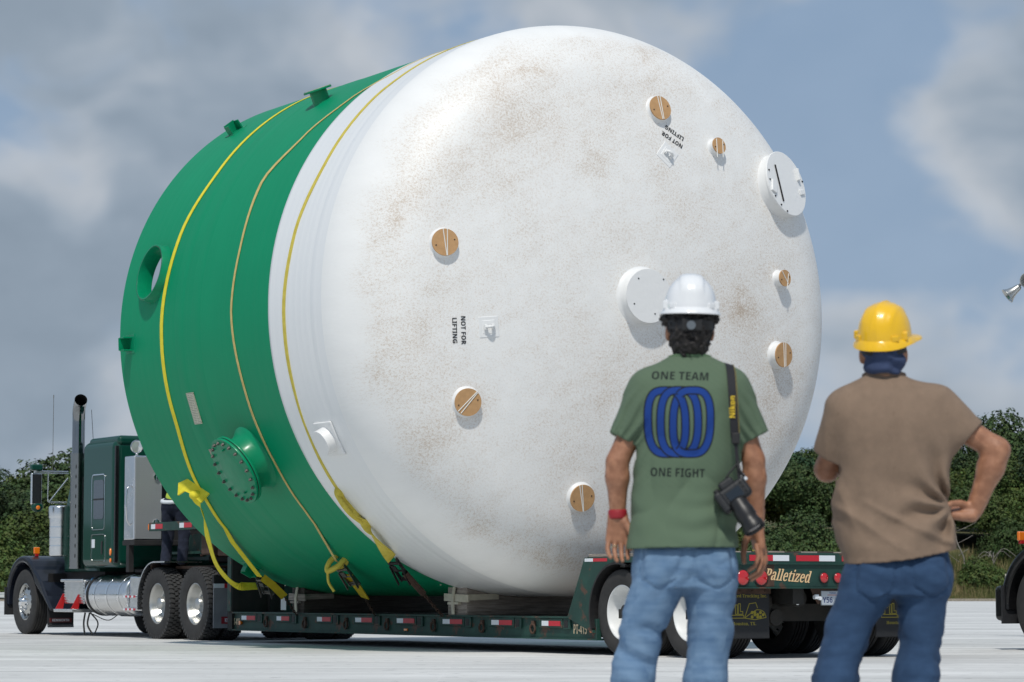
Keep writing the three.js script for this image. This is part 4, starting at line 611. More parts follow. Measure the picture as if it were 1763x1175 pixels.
  // mirrors on tube arms
  for (const s of [-1, 1]) {
    const mz = -17.86, mx = s * 1.47, m = pgroup('side_mirror', t);
    P('mirror_arm', [rod([mx, 2.6, mz], [s * 0.95, 2.6, mz + 0.05], 0.013), rod([mx, 2.57, mz + 0.01], [s * 0.95, 2.57, mz + 0.08], 0.009), rod([s * 1.25, 2.11, mz], [s * 0.95, 2.11, mz], 0.013), rod([s * 1.25, 2.11, mz], [s * 0.95, 2.5, mz + 0.05], 0.012), rod([s * 1.27, 2.12, mz], [s * 1.27, 2.59, mz + 0.01], 0.009)], M.brushed, m);
    P('mirror_housing', rbox(0.18, 0.50, 0.06, 0.02, mx, 2.32, mz), M.brushed, m); P('mirror_glass', bb(mx - 0.075, mx + 0.075, 2.09, 2.55, mz + 0.031, mz + 0.034), phy([0.02, 0.022, 0.024], 0.05), m);
    P('mirror_bracket', [rbox(0.2, 0.1, 0.1, 0.03, mx, 2.66, mz), sph(0.1, mx + s * -0.02, 2.03, mz, 1, 0.8, 0.5)], body, m); P('convex_lamp', sph(0.035, mx + 0.02, 2.02, mz + 0.045, 1, 1, 0.4), M.amber, m);
  }
  P('antenna', [rod([-1.2, 2.6, -17.85], [-1.2, 3.83, -17.85], 0.004, 6), cylY(0.007, 0.05, -1.2, 3.8, -17.85, 8)], M.steel); P('antenna', rod([-0.9, 3.0, -16.9], [-0.92, 3.55, -16.95], 0.004, 6), M.darkSteel);
  // front fenders
  for (const s of [-1, 1]) {
    const o = [], cz = -19.03, cy = 0.525; for (let a = 188; a >= 42; a -= 6) o.push([cz + 0.745 * Math.cos(rad(a)), cy + 0.745 * Math.sin(rad(a)) * (1 + 0.0 * a)]);
    o.push([-18.22, 0.86], [-17.98, 0.62], [-17.74, 0.42], [-17.80, 0.38]); o.push([-18.14, 0.62]);
    for (let a = 28; a <= 186; a += 6) o.push([cz + 0.63 * Math.cos(rad(a)), cy + 0.63 * Math.sin(rad(a))]);
    P('front_fender', prismX(o, s < 0 ? -1.24 : 0.46, s < 0 ? -0.46 : 1.24, 0.035), fend);
    P('fender_liner', bb(s < 0 ? -1.1 : 0.5, s < 0 ? -0.5 : 1.1, 0.42, 0.98, -18.24, -18.2), M.black);
    P('fender_lamp', [rbox(0.10, 0.11, 0.05, 0.012, s * 1.02, 1.355, -18.95)], M.amber); P('lamp_foot', rbox(0.06, 0.05, 0.05, 0.01, s * 1.02, 1.285, -18.95), M.red);
    makeWheel(t, 'steer', s * 1.06, 0.525, -19.03, s > 0);
    const mf = P('mud_flap', [bb(s < 0 ? -1.2 : 0.76, s < 0 ? -0.76 : 1.2, 0.13, 0.5, -17.98, -17.965)], M.flap); P('flap_trim', bb(s < 0 ? -1.2 : 0.76, s < 0 ? -0.76 : 1.2, 0.12, 0.165, -17.963, -17.955), M.brushed, mf);
    { const g = letters('KENWORTH', 0.04, fBold, 0.002, 0.95); g.rotateX(Math.PI / 2); g.translate(s * 0.98, 0.215, -17.962); P('flap_lettering', g, M.tapeWhite, mf); P('flap_strip', bb(s * 0.98 - 0.19, s * 0.98 + 0.19, 0.2, 0.27, -17.9645, -17.963), std([0.12, 0.02, 0.02], 0.6), mf); }
  }
  // steps, tanks
  for (const s of [-1, 1]) {
    const f = (a, b) => s < 0 ? [a, b] : [-b, -a];
    const k = P('battery_box', [bb(...f(-1.14, -0.7), 0.5, 0.86, -17.42, -16.62, 0.015), bb(...f(-1.18, -0.68), 0.84, 0.885, -17.5, -16.58, 0.01), ...Array.from({ length: 8 }, (_, i) => bb(...f(-1.15, -1.138), 0.52 + i * 0.042, 0.54 + i * 0.042, -17.42, -16.62))], M.brushed);
    P('step', [bb(...f(-1.27, -0.85), 0.37, 0.42, -17.55, -16.78, 0.008)], M.brushed);
    for (const z of [-17.46, -16.82]) P('step_gusset', prismZ(s < 0 ? [[-1.27, 0.42], [-1.145, 0.42], [-1.10, 0.66]].concat([[-1.145, 0.66]]).slice(0, 4) : [[1.27, 0.42], [1.145, 0.66], [1.1, 0.66], [1.1, 0.42]], z - 0.015, z), M.red);
    void k;
    const ft = pgroup('fuel_tank', t), tx = s * 0.885;
    const body2 = lathe([[0.0001, 0], [0.24, 0.0], [0.285, 0.012], [0.305, 0.04], [0.31, 0.07], [0.31, 1.52], [0.305, 1.55], [0.285, 1.578], [0.24, 1.59], [0.0001, 1.59]], 56); body2.rotateX(Math.PI / 2); body2.translate(tx, 0.635, -16.52);
    P('tank_shell', body2, M.brushed, ft); for (const z of [-16.1, -15.62, -15.16]) P('tank_band', (() => { const g = lathe([[0.312, -0.03], [0.318, -0.026], [0.318, 0.026], [0.312, 0.03]], 56); g.rotateX(Math.PI / 2); g.translate(tx, 0.635, z); return g; })(), M.chrome, ft); P('tank_strap', [(() => { const g = lathe([[0.313, -0.035], [0.321, -0.03], [0.321, 0.03], [0.313, 0.035]], 56); g.rotateX(Math.PI / 2); g.translate(tx, 0.635, -16.36); return g; })()], M.black, ft);
    P('filler_cap', [sph(0.05, tx - s * -0.16, 0.86, -16.46, 1, 1, 0.8)], std([0.05, 0.16, 0.28], 0.4, 0.3), ft);
    const ts = P('tank_step', [bb(...f(-1.19, -0.72), 0.60, 0.63, -14.93, -14.5, 0.006), bb(...f(-1.19, -0.72), 0.42, 0.45, -14.93, -14.42, 0.006), bb(...f(-1.0, -0.97), 0.43, 0.92, -14.93, -14.6), bb(...f(-1.12, -0.72), 0.4, 0.93, -14.9, -14.2, 0.04)], M.brushed);
    for (const [y, z0] of [[0.63, -14.95], [0.44, -14.95]]) for (let i = 0; i < 6; i++) P('reflector_tape', bb(...f(-1.195, -1.191), y - 0.03, y, z0 + i * 0.075, z0 + i * 0.075 + 0.075), i % 2 ? M.tapeRed : M.tapeWhite, ts);
  }
  for (const c of [tube([[-1.0, 0.36, -16.9], [-1.03, 0.2, -16.88], [-1.02, 0.02, -16.86]], 0.014, 16, 6), tube([[-1.0, 0.36, -16.72], [-1.04, 0.18, -16.7], [-1.0, 0.03, -16.6]], 0.014, 16, 6), tube([[-1.0, 0.36, -16.68], [-0.95, 0.2, -16.5], [-0.98, 0.03, -16.56]], 0.012, 16, 6), tube([[-1.0, 0.34, -16.6], [-0.95, 0.25, -16.1], [-0.95, 0.34, -15.7]], 0.007, 20, 6)]) P('cable', c, M.cable);
  // headache rack with two tall tread-plate lockers
  P('rack_frame', [bb(-1.22, 1.22, 1.38, 1.455, -14.95, -14.5, 0.01), bb(-1.22, -1.14, 0.98, 1.4, -14.8, -14.7), bb(1.14, 1.22, 0.98, 1.4, -14.8, -14.7), bb(-0.76, 0.76, 1.46, 2.6, -14.85, -14.82)], M.darkSteel);
  for (const s of [-1, 1]) {
    const f = (a, b) => s < 0 ? [a, b] : [-b, -a], k = pgroup('rack_locker', t);
    P('locker_body', bb(...f(-1.21, -0.76), 1.456, 2.72, -14.93, -14.56, 0.02), M.brushed, k); P('locker_door', bb(...f(-1.20, -0.77), 1.47, 2.70, -14.555, -14.53, 0.006), M.diamond, k);
    for (const y of [1.72, 2.4]) P('door_latch', [cylZ(0.05, 0.03, s * 0.86, y, -14.52, 16), rbox(0.03, 0.1, 0.02, 0.005, s * 0.86, y, -14.505)], M.chrome, k);
    P('grab_handle', tube([[s * 1.21, 2.28, -14.7], [s * 1.27, 2.22, -14.66], [s * 1.27, 1.75, -14.66], [s * 1.21, 1.68, -14.7]], 0.012, 30, 8), M.chrome, k);
    const wl = pgroup('work_lamp', t); P('lamp_shell', T(lathe([[0.0001, -0.1], [0.06, -0.09], [0.095, -0.03], [0.105, 0.0], [0.1, 0.012]], 28), s * 1.1, 2.86, -14.72, Math.PI / 2), M.chrome, wl); P('lamp_lens', T(lathe([[0.096, 0.0], [0.07, 0.012], [0.0001, 0.018]], 28), s * 1.1, 2.86, -14.72, Math.PI / 2), phy([0.75, 0.76, 0.76], 0.08, 0.6), wl); P('lamp_foot', rod([s * 1.08, 2.7, -14.75], [s * 1.1, 2.78, -14.74], 0.02), M.chrome, wl);
  }
  // rear mudflaps and quarter fenders
  for (const s of [-1, 1]) {
    const f = (a, b) => s < 0 ? [a, b] : [-b, -a];
    const mf = P('mud_flap', bb(...f(-1.26, -0.66), 0.18, 0.8, -11.62, -11.605), std([1, 1, 1], 0.5, 0, { map: mottled(S(120, 122, 126), S(150, 152, 156), 4, 71, .02, 256) }));
    P('flap_hanger', [bb(...f(-1.26, -0.5), 0.8, 0.92, -11.66, -11.60)], M.darkSteel, mf); P('reflector_tape', bb(...f(-1.26, -1.1), 0.74, 0.8, -11.603, -11.6), M.tapeWhite, mf); P('reflector_tape', bb(...f(-1.1, -0.8), 0.74, 0.8, -11.603, -11.6), M.tapeRed, mf);
    P('flap_strip', bb(s * 0.96 - 0.18, s * 0.96 + 0.22, 0.24, 0.34, -11.604, -11.602), std([0.3, 0.02, 0.03], 0.5), mf); { const g = letters('KENWORTH', 0.058, fBold, 0.002, 0.72); g.rotateX(Math.PI / 2); g.translate(s * 0.96 + 0.03, 0.262, -11.602); P('flap_lettering', g, M.tapeWhite, mf); }
    const o = [], i2 = []; for (let a = 190; a >= 92; a -= 7) { o.push([-13.69 + 0.60 * Math.cos(rad(a)), 0.53 + 0.60 * Math.sin(rad(a))]); i2.unshift([-13.69 + 0.58 * Math.cos(rad(a)), 0.53 + 0.58 * Math.sin(rad(a))]); }
    P('quarter_fender', prismX([...o, [-13.3, 1.13], [-13.3, 1.11], ...i2], s < 0 ? -1.26 : 0.66, s < 0 ? -0.66 : 1.26), M.brushed);
    for (const z of [-13.69, -12.37]) { makeWheel(t, 'drive', s * 1.085, 0.515, z, s > 0); makeWheel(t, 'driveIn', s * 0.76, 0.515, z, s > 0); }
  }
  void sl;
  return t;
}
const truck = buildTractor('dark green sleeper truck coupled to the lowboy trailer under the tank', { body: M.truckGreen, fend: M.truckBlue });
// ---------------------------------------------------------------- soft figures: distance fields meshed with surface nets
function netMesh(f, mn, mx, c) {
  const nx = Math.ceil((mx[0] - mn[0]) / c) + 1, ny = Math.ceil((mx[1] - mn[1]) / c) + 1, nz = Math.ceil((mx[2] - mn[2]) / c) + 1;
  const F = new Float32Array(nx * ny * nz); let k = 0;
  for (let z = 0; z < nz; z++) for (let y = 0; y < ny; y++) for (let x = 0; x < nx; x++) F[k++] = f(mn[0] + x * c, mn[1] + y * c, mn[2] + z * c);
  const id = new Int32Array(nx * ny * nz).fill(-1), pos = [], idx = [], sx = 1, sy = nx, sz = nx * ny;
  const off = [0, sx, sy, sx + sy, sz, sz + sx, sz + sy, sx + sy + sz], ed = [[0, 1], [0, 2], [0, 4], [1, 3], [1, 5], [2, 3], [2, 6], [3, 7], [4, 5], [4, 6], [5, 7], [6, 7]];
  for (let z = 0; z < nz - 1; z++) for (let y = 0; y < ny - 1; y++) for (let x = 0; x < nx - 1; x++) {
    const b = x + y * sy + z * sz; let m = 0; for (let i = 0; i < 8; i++) if (F[b + off[i]] < 0) m |= 1 << i; if (m === 0 || m === 255) continue;
    let px = 0, py = 0, pz = 0, n = 0;
    for (const [p, q] of ed) { if (((m >> p) & 1) === ((m >> q) & 1)) continue; const a = F[b + off[p]], e = F[b + off[q]], t = a / (a - e); px += (p & 1) + t * ((q & 1) - (p & 1)); py += ((p >> 1) & 1) + t * (((q >> 1) & 1) - ((p >> 1) & 1)); pz += ((p >> 2) & 1) + t * (((q >> 2) & 1) - ((p >> 2) & 1)); n++; }
    id[b] = pos.length / 3; pos.push(mn[0] + (x + px / n) * c, mn[1] + (y + py / n) * c, mn[2] + (z + pz / n) * c);
  }
  const quad = (a, b, d, e, fl) => { if (a < 0 || b < 0 || d < 0 || e < 0) return; fl ? idx.push(a, b, d, a, d, e) : idx.push(a, d, b, a, e, d); };
  for (let z = 1; z < nz - 1; z++) for (let y = 1; y < ny - 1; y++) for (let x = 1; x < nx - 1; x++) {
    const b = x + y * sy + z * sz, s = F[b] < 0;
    if (s !== (F[b + sx] < 0)) quad(id[b], id[b - sy], id[b - sy - sz], id[b - sz], !s);
    if (s !== (F[b + sy] < 0)) quad(id[b], id[b - sz], id[b - sx - sz], id[b - sx], !s);
    if (s !== (F[b + sz] < 0)) quad(id[b], id[b - sx], id[b - sx - sy], id[b - sy], !s);
  }
  const g = new THREE.BufferGeometry(); g.setAttribute('position', new THREE.Float32BufferAttribute(pos, 3)); g.setIndex(idx); g.computeVertexNormals(); return g;
}
const cone = (x, y, z, a, b, ra, rb, kz = 1) => { const dx = b[0] - a[0], dy = b[1] - a[1], dz = (b[2] - a[2]) / kz, qx = x - a[0], qy = y - a[1], qz = (z - a[2]) / kz; const t = clamp((qx * dx + qy * dy + qz * dz) / (dx * dx + dy * dy + dz * dz)); return Math.hypot(qx - t * dx, qy - t * dy, qz - t * dz) - mix(ra, rb, t); };
const ell = (x, y, z, c, r) => { const k = Math.hypot((x - c[0]) / r[0], (y - c[1]) / r[1], (z - c[2]) / r[2]); return (k - 1) * Math.min(...r); };
const smin = (a, b, k) => { const h = Math.max(k - Math.abs(a - b), 0) / k; return Math.min(a, b) - h * h * k * 0.25; };
// stacked superelliptic sections [y, cx, cz, wx, wz]
function stack(secs, n = 2.3) {
  return (x, y, z) => {
    let i = 0; while (i < secs.length - 2 && y > secs[i + 1][0]) i++;
    const a = secs[i], b = secs[i + 1], p0 = secs[Math.max(0, i - 1)], p3 = secs[Math.min(secs.length - 1, i + 2)], H = b[0] - a[0], t = clamp((y - a[0]) / H);
    const her = k => { const m0 = i > 0 ? (b[k] - p0[k]) / (b[0] - p0[0]) : (b[k] - a[k]) / H, m1 = p3 !== b ? (p3[k] - a[k]) / (p3[0] - a[0]) : (b[k] - a[k]) / H, t2 = t * t, t3 = t2 * t; return (2 * t3 - 3 * t2 + 1) * a[k] + (t3 - 2 * t2 + t) * m0 * H + (3 * t2 - 2 * t3) * b[k] + (t3 - t2) * m1 * H; };
    const cx = her(1), cz = her(2), wx = her(3), wz = her(4);
    const s = Math.pow(Math.pow(Math.abs((x - cx) / wx), n) + Math.pow(Math.abs((z - cz) / wz), n), 1 / n);
    let d = (s - 1) * Math.min(wx, wz);
    if (y > b[0]) d = Math.max(d, y - b[0]); if (y < a[0]) d = Math.max(d, a[0] - y);
    return d;
  };
}
const crease = (x, y, z, sd) => { const n = n3(x, y, z + sd); return 1 - Math.min(1, Math.abs(n) * 3.2); };   // 1 along thin lines
// a finger: a chain of joints from the knuckle
const chainD = (x, y, z, js, r0, r1) => { let d = 9; for (let i = 0; i < js.length - 1; i++) d = Math.min(d, cone(x, y, z, js[i], js[i + 1], mix(r0, r1, i / (js.length - 1)), mix(r0, r1, (i + 1) / (js.length - 1)))); return d; };

const weave = rept(grain, 14, 14);
const knit = c => std([1, 1, 1], 0.95, 0, { map: rept(mottled(c.map(v => v * 0.95), c.map(v => v * 1.04), 5, 61, 0.05, 256), 5, 5), bumpMap: weave, bumpScale: 0.0012 });
M.skin = phy([1, 1, 1], 0.52, 0, { map: rept(mottled(S(134, 90, 66), S(182, 132, 102), 7, 81, 0.05, 256), 5, 5), sheen: 0.2, bumpMap: rept(grain, 10, 10), bumpScale: 0.0006 });
M.denimLight = std([1, 1, 1], 0.92, 0, { map: rept(tex(512, 512, (u, v, i, j) => { const t = 0.5 + 0.6 * tiled(u, v, 5, 5, 91) + 0.55 * tiled(u * 0.35, v * 1.4, 9, 4, 95), g = (((i * 7 + j * 13) % 5) / 5 - 0.5) * 0.06 + (((i * 7919 + j * 104729) % 101) / 101 - 0.5) * 0.08; return [mix(0.32, 0.49, t) + g, mix(0.44, 0.60, t) + g, mix(0.57, 0.71, t) + g]; }), 3, 3), bumpMap: weave, bumpScale: 0.0012 });
M.denimDark = std([1, 1, 1], 0.92, 0, { map: rept(tex(512, 512, (u, v, i, j) => { const t = 0.5 + 0.6 * tiled(u, v, 5, 5, 93) + 0.5 * tiled(u * 0.35, v * 1.4, 9, 4, 97), g = (((i * 7 + j * 13) % 5) / 5 - 0.5) * 0.04 + (((i * 7919 + j * 104729) % 101) / 101 - 0.5) * 0.05; return [mix(0.13, 0.21, t) + g, mix(0.23, 0.32, t) + g, mix(0.35, 0.45, t) + g]; }), 3, 3), bumpMap: weave, bumpScale: 0.0012 });
M.hair = std([0.012, 0.009, 0.008], 0.62);
M.shoe = std([0.05, 0.035, 0.025], 0.6);
M.thread = std([0.5, 0.35, 0.15], 0.8);

// hard hat: front towards -z, rim centre at the origin
function hardHat(parent, mat, at, rot, ridge, dims = [0.1, 0.142, 0.128]) {
  const [rx, ry, rz] = dims, pos = [], idx = [], N = 72, K = 26;
  for (let j = 0; j <= K; j++) for (let i = 0; i <= N; i++) {
    const a = i / N * 2 * Math.PI, e = (j / K) * Math.PI / 2, cx = Math.cos(a), cz = Math.sin(a), ce = Math.cos(e) ** 0.82, se = Math.sin(e) ** 0.95;
    let x = rx * cx * ce, y = ry * se, z = rz * cz * ce; const m = ridge === 'band' ? sstep(0.048, 0.036, Math.abs(x)) * sstep(0.25, 0.6, se) : 0.7 * sstep(0.012, 0.003, Math.abs(x)) * sstep(0.1, 0.4, se) + 0.45 * sstep(0.012, 0.003, Math.abs(Math.abs(x) - 0.055)) * sstep(0.3, 0.6, se) * sstep(0.95, 0.8, se);
    const L = Math.hypot(x / rx, y / ry, z / rz) || 1, k = 1 + 0.055 * m; x *= k; y *= k; z *= k; void L; pos.push(x, y, z);
  }
  for (let j = 0; j < K; j++) for (let i = 0; i < N; i++) { const a = j * (N + 1) + i, b = a + 1, c = a + N + 1, d = c + 1; idx.push(a, c, b, b, c, d); }
  const dome = new THREE.BufferGeometry(); dome.setAttribute('position', new THREE.Float32BufferAttribute(pos, 3)); dome.setIndex(idx);
  // rim: a rolled lip all round, reaching out into a peak at the front
  const rp = [], ri = [], sect = 8;
  for (let i = 0; i <= N; i++) { const a = i / N * 2 * Math.PI, cx = Math.cos(a), cz = Math.sin(a), w = 0.014 + 0.045 * sstep(-0.2, -0.95, cz), dr = ridge === 'band' ? 0 : 0.010 * sstep(0.1, 0.9, cz);
    for (const [s, h] of [[-0.004, 0.012], [0.004, 0.006], [w * 0.6, -0.002 - dr * 0.5], [w, -0.007 - dr], [w + 0.002, -0.014 - dr], [w - 0.004, -0.016 - dr], [w * 0.5, -0.010 - dr * 0.5], [-0.003, -0.004]]) rp.push((rx + s) * cx, h, (rz + s) * cz); }
  for (let i = 0; i < N; i++) for (let k = 0; k < sect; k++) { const a = i * sect + k, b = i * sect + (k + 1) % sect, c = a + sect, d = b + sect; ri.push(a, b, c, b, d, c); }
  const rim = new THREE.BufferGeometry(); rim.setAttribute('position', new THREE.Float32BufferAttribute(rp, 3)); rim.setIndex(ri);
  const set = g => { const q = new THREE.Matrix4().makeRotationFromEuler(new THREE.Euler(...rot, 'YXZ')).setPosition(...at); g.applyMatrix4(q); return g; };
  const h = part('hard_hat', [set(toCreasedNormals(dome.toNonIndexed(), 0.9)), set(toCreasedNormals(rim.toNonIndexed(), 0.9))], mat, parent);
  for (const s of [-1, 1]) { part('accessory_slot', set(rbox(0.022, 0.032, 0.028, 0.005, s * (rx - 0.006), 0.02, rz * 0.28, 0, s * 0.25)), mat, h); part('accessory_slot', set(rbox(0.03, 0.022, 0.012, 0.004, s * rx * 0.72, 0.016, rz * 0.70, 0, s * 0.7)), mat, h); }
  return [h, set];
}
function planarShirt(g, pred, u0, u1, v0, v1) {        // the print lies on the back only; elsewhere the cloth is plain
  g = g.toNonIndexed(); const p = g.attributes.position, uv = new Float32Array(p.count * 2);
  for (let i = 0; i < p.count; i += 3) { const back = [0, 1, 2].every(k => pred(p.getX(i + k), p.getY(i + k), p.getZ(i + k))); for (let k = 0; k < 3; k++) { const j = i + k; uv[j * 2] = back ? (p.getX(j) - u0) / (u1 - u0) : 0.02 + (p.getX(j) - p.getX(i)) * 0.1; uv[j * 2 + 1] = back ? (p.getY(j) - v0) / (v1 - v0) : 0.02 + (p.getY(j) - p.getY(i)) * 0.1; } }
  g.setAttribute('uv', new THREE.BufferAttribute(uv, 2)); return g;
}
const wearHem = (outer, open, depth) => (x, y, z) => { const o = outer(x, y, z); let f = o; for (const cut of open) { const h = cut(x, y, z); f = Math.max(f, -h); if (h < depth) f = Math.max(f, -Math.max(o + 0.011, -0.001 - 0)); } return f; };

// ---------------------------------------------------------------- man in the green T-shirt
const man1 = wthing('person', 'person in a white hard hat and green printed T-shirt, light blue jeans, seen from behind', 'person', [0.657, 0, -10.2]);
{
  const tor = stack([[0.835, -0.020, 0.004, 0.210, 0.160], [0.95, -0.020, 0.002, 0.199, 0.140], [1.05, -0.019, 0.002, 0.190, 0.124], [1.2, -0.008, 0.006, 0.195, 0.124], [1.33, 0, 0.012, 0.205, 0.128], [1.42, 0, 0.012, 0.198, 0.118], [1.475, 0.001, 0.006, 0.176, 0.100], [1.518, 0.003, -0.002, 0.138, 0.084], [1.542, 0.004, -0.010, 0.104, 0.074], [1.558, 0.004, -0.014, 0.076, 0.064]], 2.4);
  const aL = [-0.150, 1.435, 0.004], bL = [-0.252, 1.250, 0.004], aR = [0.150, 1.438, 0.004], bR = [0.247, 1.255, 0.004];
  const out = (x, y, z) => {
    let d = tor(x, y, z); if (d > 0.12) { d = Math.min(d, cone(x, y, z, aL, bL, 0.075, 0.056, 1.15), cone(x, y, z, aR, bR, 0.075, 0.055, 1.15)); if (d > 0.06) return d; }
    d = smin(d, cone(x, y, z, aL, bL, 0.074, 0.056, 1.15), 0.05); d = smin(d, cone(x, y, z, aR, bR, 0.074, 0.055, 1.15), 0.05);
    if (d > 0.05 || d < -0.05) return d;
    // folds: cloth gathers low on the back, hangs from the shoulders, creases under the arms
    const low = sstep(1.06, 0.98, y) * sstep(0.84, 0.92, y), hang = sstep(1.4, 1.2, y), arm = sstep(0.13, 0.2, Math.abs(x)) * sstep(1.05, 1.2, y) * sstep(1.46, 1.36, y);
    let D = 0.0050 * low * Math.sin(y * 74 + 3.2 * n3(x * 5, y * 4, 1) + x * 7) * sstep(-0.16, 0.05, x) + 0.010 * hang * n3(x * 8, y * 2.6 - x * 2, z * 4 + 3) - 0.007 * hang * crease(x * 5 - y * 2.4, y * 3.2 + x * 3, z * 3, 15) ** 2 + 0.005 * hang * crease(x * 6 + y * 2, y * 3.4 - x * 3, z * 3, 5) * 0.7 + 0.006 * arm * Math.sin((y + Math.abs(x) * 1.6) * 95 + n3(x * 7, y * 7, 2) * 4) * 0.6;
    D += 0.0025 * n3(x * 16, y * 13, z * 13) - 0.012 * gs((x + 0.02) / 0.02) * sstep(1.48, 1.3, y) * sstep(0.9, 1.1, y) * (z > 0 ? 1 : 0) * 0.5;
    return d - D;
  };
  const slv = (b, a) => { const n = [b[0] - a[0], b[1] - a[1], b[2] - a[2]], l = Math.hypot(...n); const w = n.map(v => v / l); return (x, y, z) => Math.abs(x) > 0.196 && Math.hypot(x - b[0], y - b[1], z - b[2]) < 0.095 ? -((x - b[0]) * w[0] + (y - b[1]) * w[1] + (z - b[2]) * w[2]) : 9; };
  const sh = wearHem(out, [(x, y, z) => Math.abs(x) < 0.235 && y < 1.1 ? y - 0.846 - 0.012 * x : 9, (x, y, z) => x < 0 && y > 1.15 ? slv(bL, aL)(x, y, z) : 9, (x, y, z) => x > 0 && y > 1.15 ? slv(bR, aR)(x, y, z) : 9], 0.05);
  const g = netMesh(sh, [-0.34, 0.82, -0.19], [0.34, 1.59, 0.2], 0.006);
  const tt = canvasTex(1024, 1024, (c, w, h) => {
    const base = '#596c57'; c.fillStyle = base; c.fillRect(0, 0, w, h);
    for (let i = 0; i < 26000; i++) { const r = (i * 2654435761 >>> 0); c.fillStyle = (r & 1) ? 'rgba(40,60,40,0.05)' : 'rgba(140,165,135,0.05)'; c.fillRect((r >>> 3) % w, ((r >>> 13) * 7 + i * 31) % h, 2 + (r & 7), 1 + (r & 1)); }
    // 0.52 m across: x -0.26..0.26, y 1.05..1.57
    const X = x => (x + 0.26) / 0.52 * w, Y = y => (1.57 - y) / 0.52 * h, K = w / 0.52;
    c.save(); c.translate(X(-0.040), Y(1.462)); c.rotate(0.03); c.fillStyle = '#151c1c'; c.font = `bold ${0.043 * K}px sans-serif`; c.textAlign = 'center'; c.transform(1, 0, -0.08, 1, 0, 0); c.fillText('ONE TEAM', 0, 0, 0.213 * K); c.restore();
    c.save(); c.translate(X(-0.052), Y(1.105)); c.rotate(0.03); c.fillStyle = '#151c1c'; c.font = `bold ${0.044 * K}px sans-serif`; c.textAlign = 'center'; c.fillText('ONE FIGHT', 0, 0, 0.2 * K); c.restore();
    const link = (cx, sgn, a0, a1) => { const pts = []; for (let i = 0; i <= 60; i++) { const t = mix(a0, a1, i / 60); const q = Math.sign(Math.cos(t)) * Math.abs(Math.cos(t)) ** 0.62, r = Math.sign(Math.sin(t)) * Math.abs(Math.sin(t)) ** 0.8; pts.push([X(cx + 0.068 * q - sgn * 0.012 * Math.sin(t)), Y(1.306 + 0.116 * r)]); }
      for (const [lw, col] of [[0.033, '#0c1116'], [0.0235, '#113a84']]) { c.lineWidth = lw * K; c.strokeStyle = col; c.lineCap = 'butt'; c.lineJoin = 'round'; c.beginPath(); pts.forEach((p, i) => i ? c.lineTo(...p) : c.moveTo(...p)); c.stroke(); } };
    const T2 = 2 * Math.PI;
    link(-0.0905, 0.4, 0, T2 + .01); link(-0.045, 0, 0, T2 + .01); link(0.0005, -0.4, 0, T2 + .01);
    link(-0.0905, 0.4, -1.2, 1.25); link(-0.045, 0, 1.0, 2.0); link(-0.045, 0, -1.2, 0.7); link(0.0005, -0.4, 1.1, 2.2); link(0.0005, -0.4, -2.2, -1.3);
  });
  const gu = planarShirt(g, (x, y, z) => z > 0 && y > 1.06 && Math.abs(x) < 0.25, -0.26, 0.26, 1.05, 1.57);
  part('t_shirt', gu, std([1, 1, 1], 0.95, 0, { map: tt, bumpMap: rept(grain, 30, 30), bumpScale: 0.0008 }), man1, { uv: true });
  const rb = []; for (let i = 0; i < 40; i++) { const a = i / 40 * 2 * Math.PI; rb.push([0.004 + 0.074 * Math.cos(a), 1.553 + 0.004 * Math.sin(a), -0.013 + 0.066 * Math.sin(a)]); }
  part('collar', tube(rb, 0.0085, 80, 8, true), knit([0.345, 0.45, 0.335]), man1);

  // jeans
  const pel = stack([[0.70, -0.02, 0.008, 0.182, 0.116], [0.78, -0.018, 0.014, 0.188, 0.128], [0.85, -0.018, 0.008, 0.182, 0.118], [0.96, -0.018, 0.0, 0.165, 0.100]], 2.5);
  const legs = [[[-0.112, 0.75, 0.012], [-0.178, 0.545, -0.005], [-0.222, 0.36, 0.015], [-0.245, 0.10, 0.02]], [[0.078, 0.75, 0.012], [0.070, 0.54, -0.005], [0.056, 0.36, 0.015], [0.05, 0.10, 0.02]]];
  const jeansD = (pel, legs, rs, sd, pk) => (x, y, z) => {
    let d = pel(x, y, z); for (const L of legs) for (let i = 0; i < 3; i++) d = smin(d, cone(x, y, z, L[i], L[i + 1], rs[i], rs[i + 1], 1.16), i ? 0.03 : 0.022);
    if (d > 0.04 || d < -0.04) return d;
    const knee = sstep(0.70, 0.56, y), seat = sstep(0.62, 0.74, y);
    const gate = q => sstep(-0.05, 0.3, n3(x * 5 + q, y * 5, z * 5 + sd)), v1 = crease(x * 2.2 + y * 2, y * 9 + x * 4, z * 2, sd) * gate(1), v2 = crease(x * 3 - y * 3, y * 15 - x * 7, z * 3, sd + 9) * gate(7), v3 = crease(x * 3 - y * 3, y * 6 + Math.abs(x) * 9, z * 2, sd + 2) * gate(3);
    const D0 = -knee * (0.014 * v1 + 0.008 * v2) - 0.010 * seat * sstep(0.86, 0.74, y) * v3 - 0.004 * v2 * (1 - knee) + 0.010 * n3(x * 6, y * 5, z * 6 + sd) + 0.0018 * n3(x * 22, y * 26, z * 22); let D = D0 + 0.004;
    if (z > 0) D += 0.004 * gs((x - pk[0][0] * 0.5 - pk[1][0] * 0.5) / 0.006) * sstep(0.66, 0.72, y) - 0.004 * gs((y - 0.845 + 0.25 * Math.abs(x)) / 0.004) * 0;
    if (z > 0.02) for (const [px, py, w, h, tl] of pk) { const u = (x - px) + tl * (y - py), v = y - py, s = Math.max(Math.abs(u) - w * (v > -h * 0.55 ? 1 : 1 - (-v - h * 0.55) / (h * 0.45) * 0.8), Math.abs(v) - h); D += 0.0035 * sstep(0.006, -0.006, s) - 0.0045 * gs((s - 0.006) / 0.006); }
    return d - D;
  };
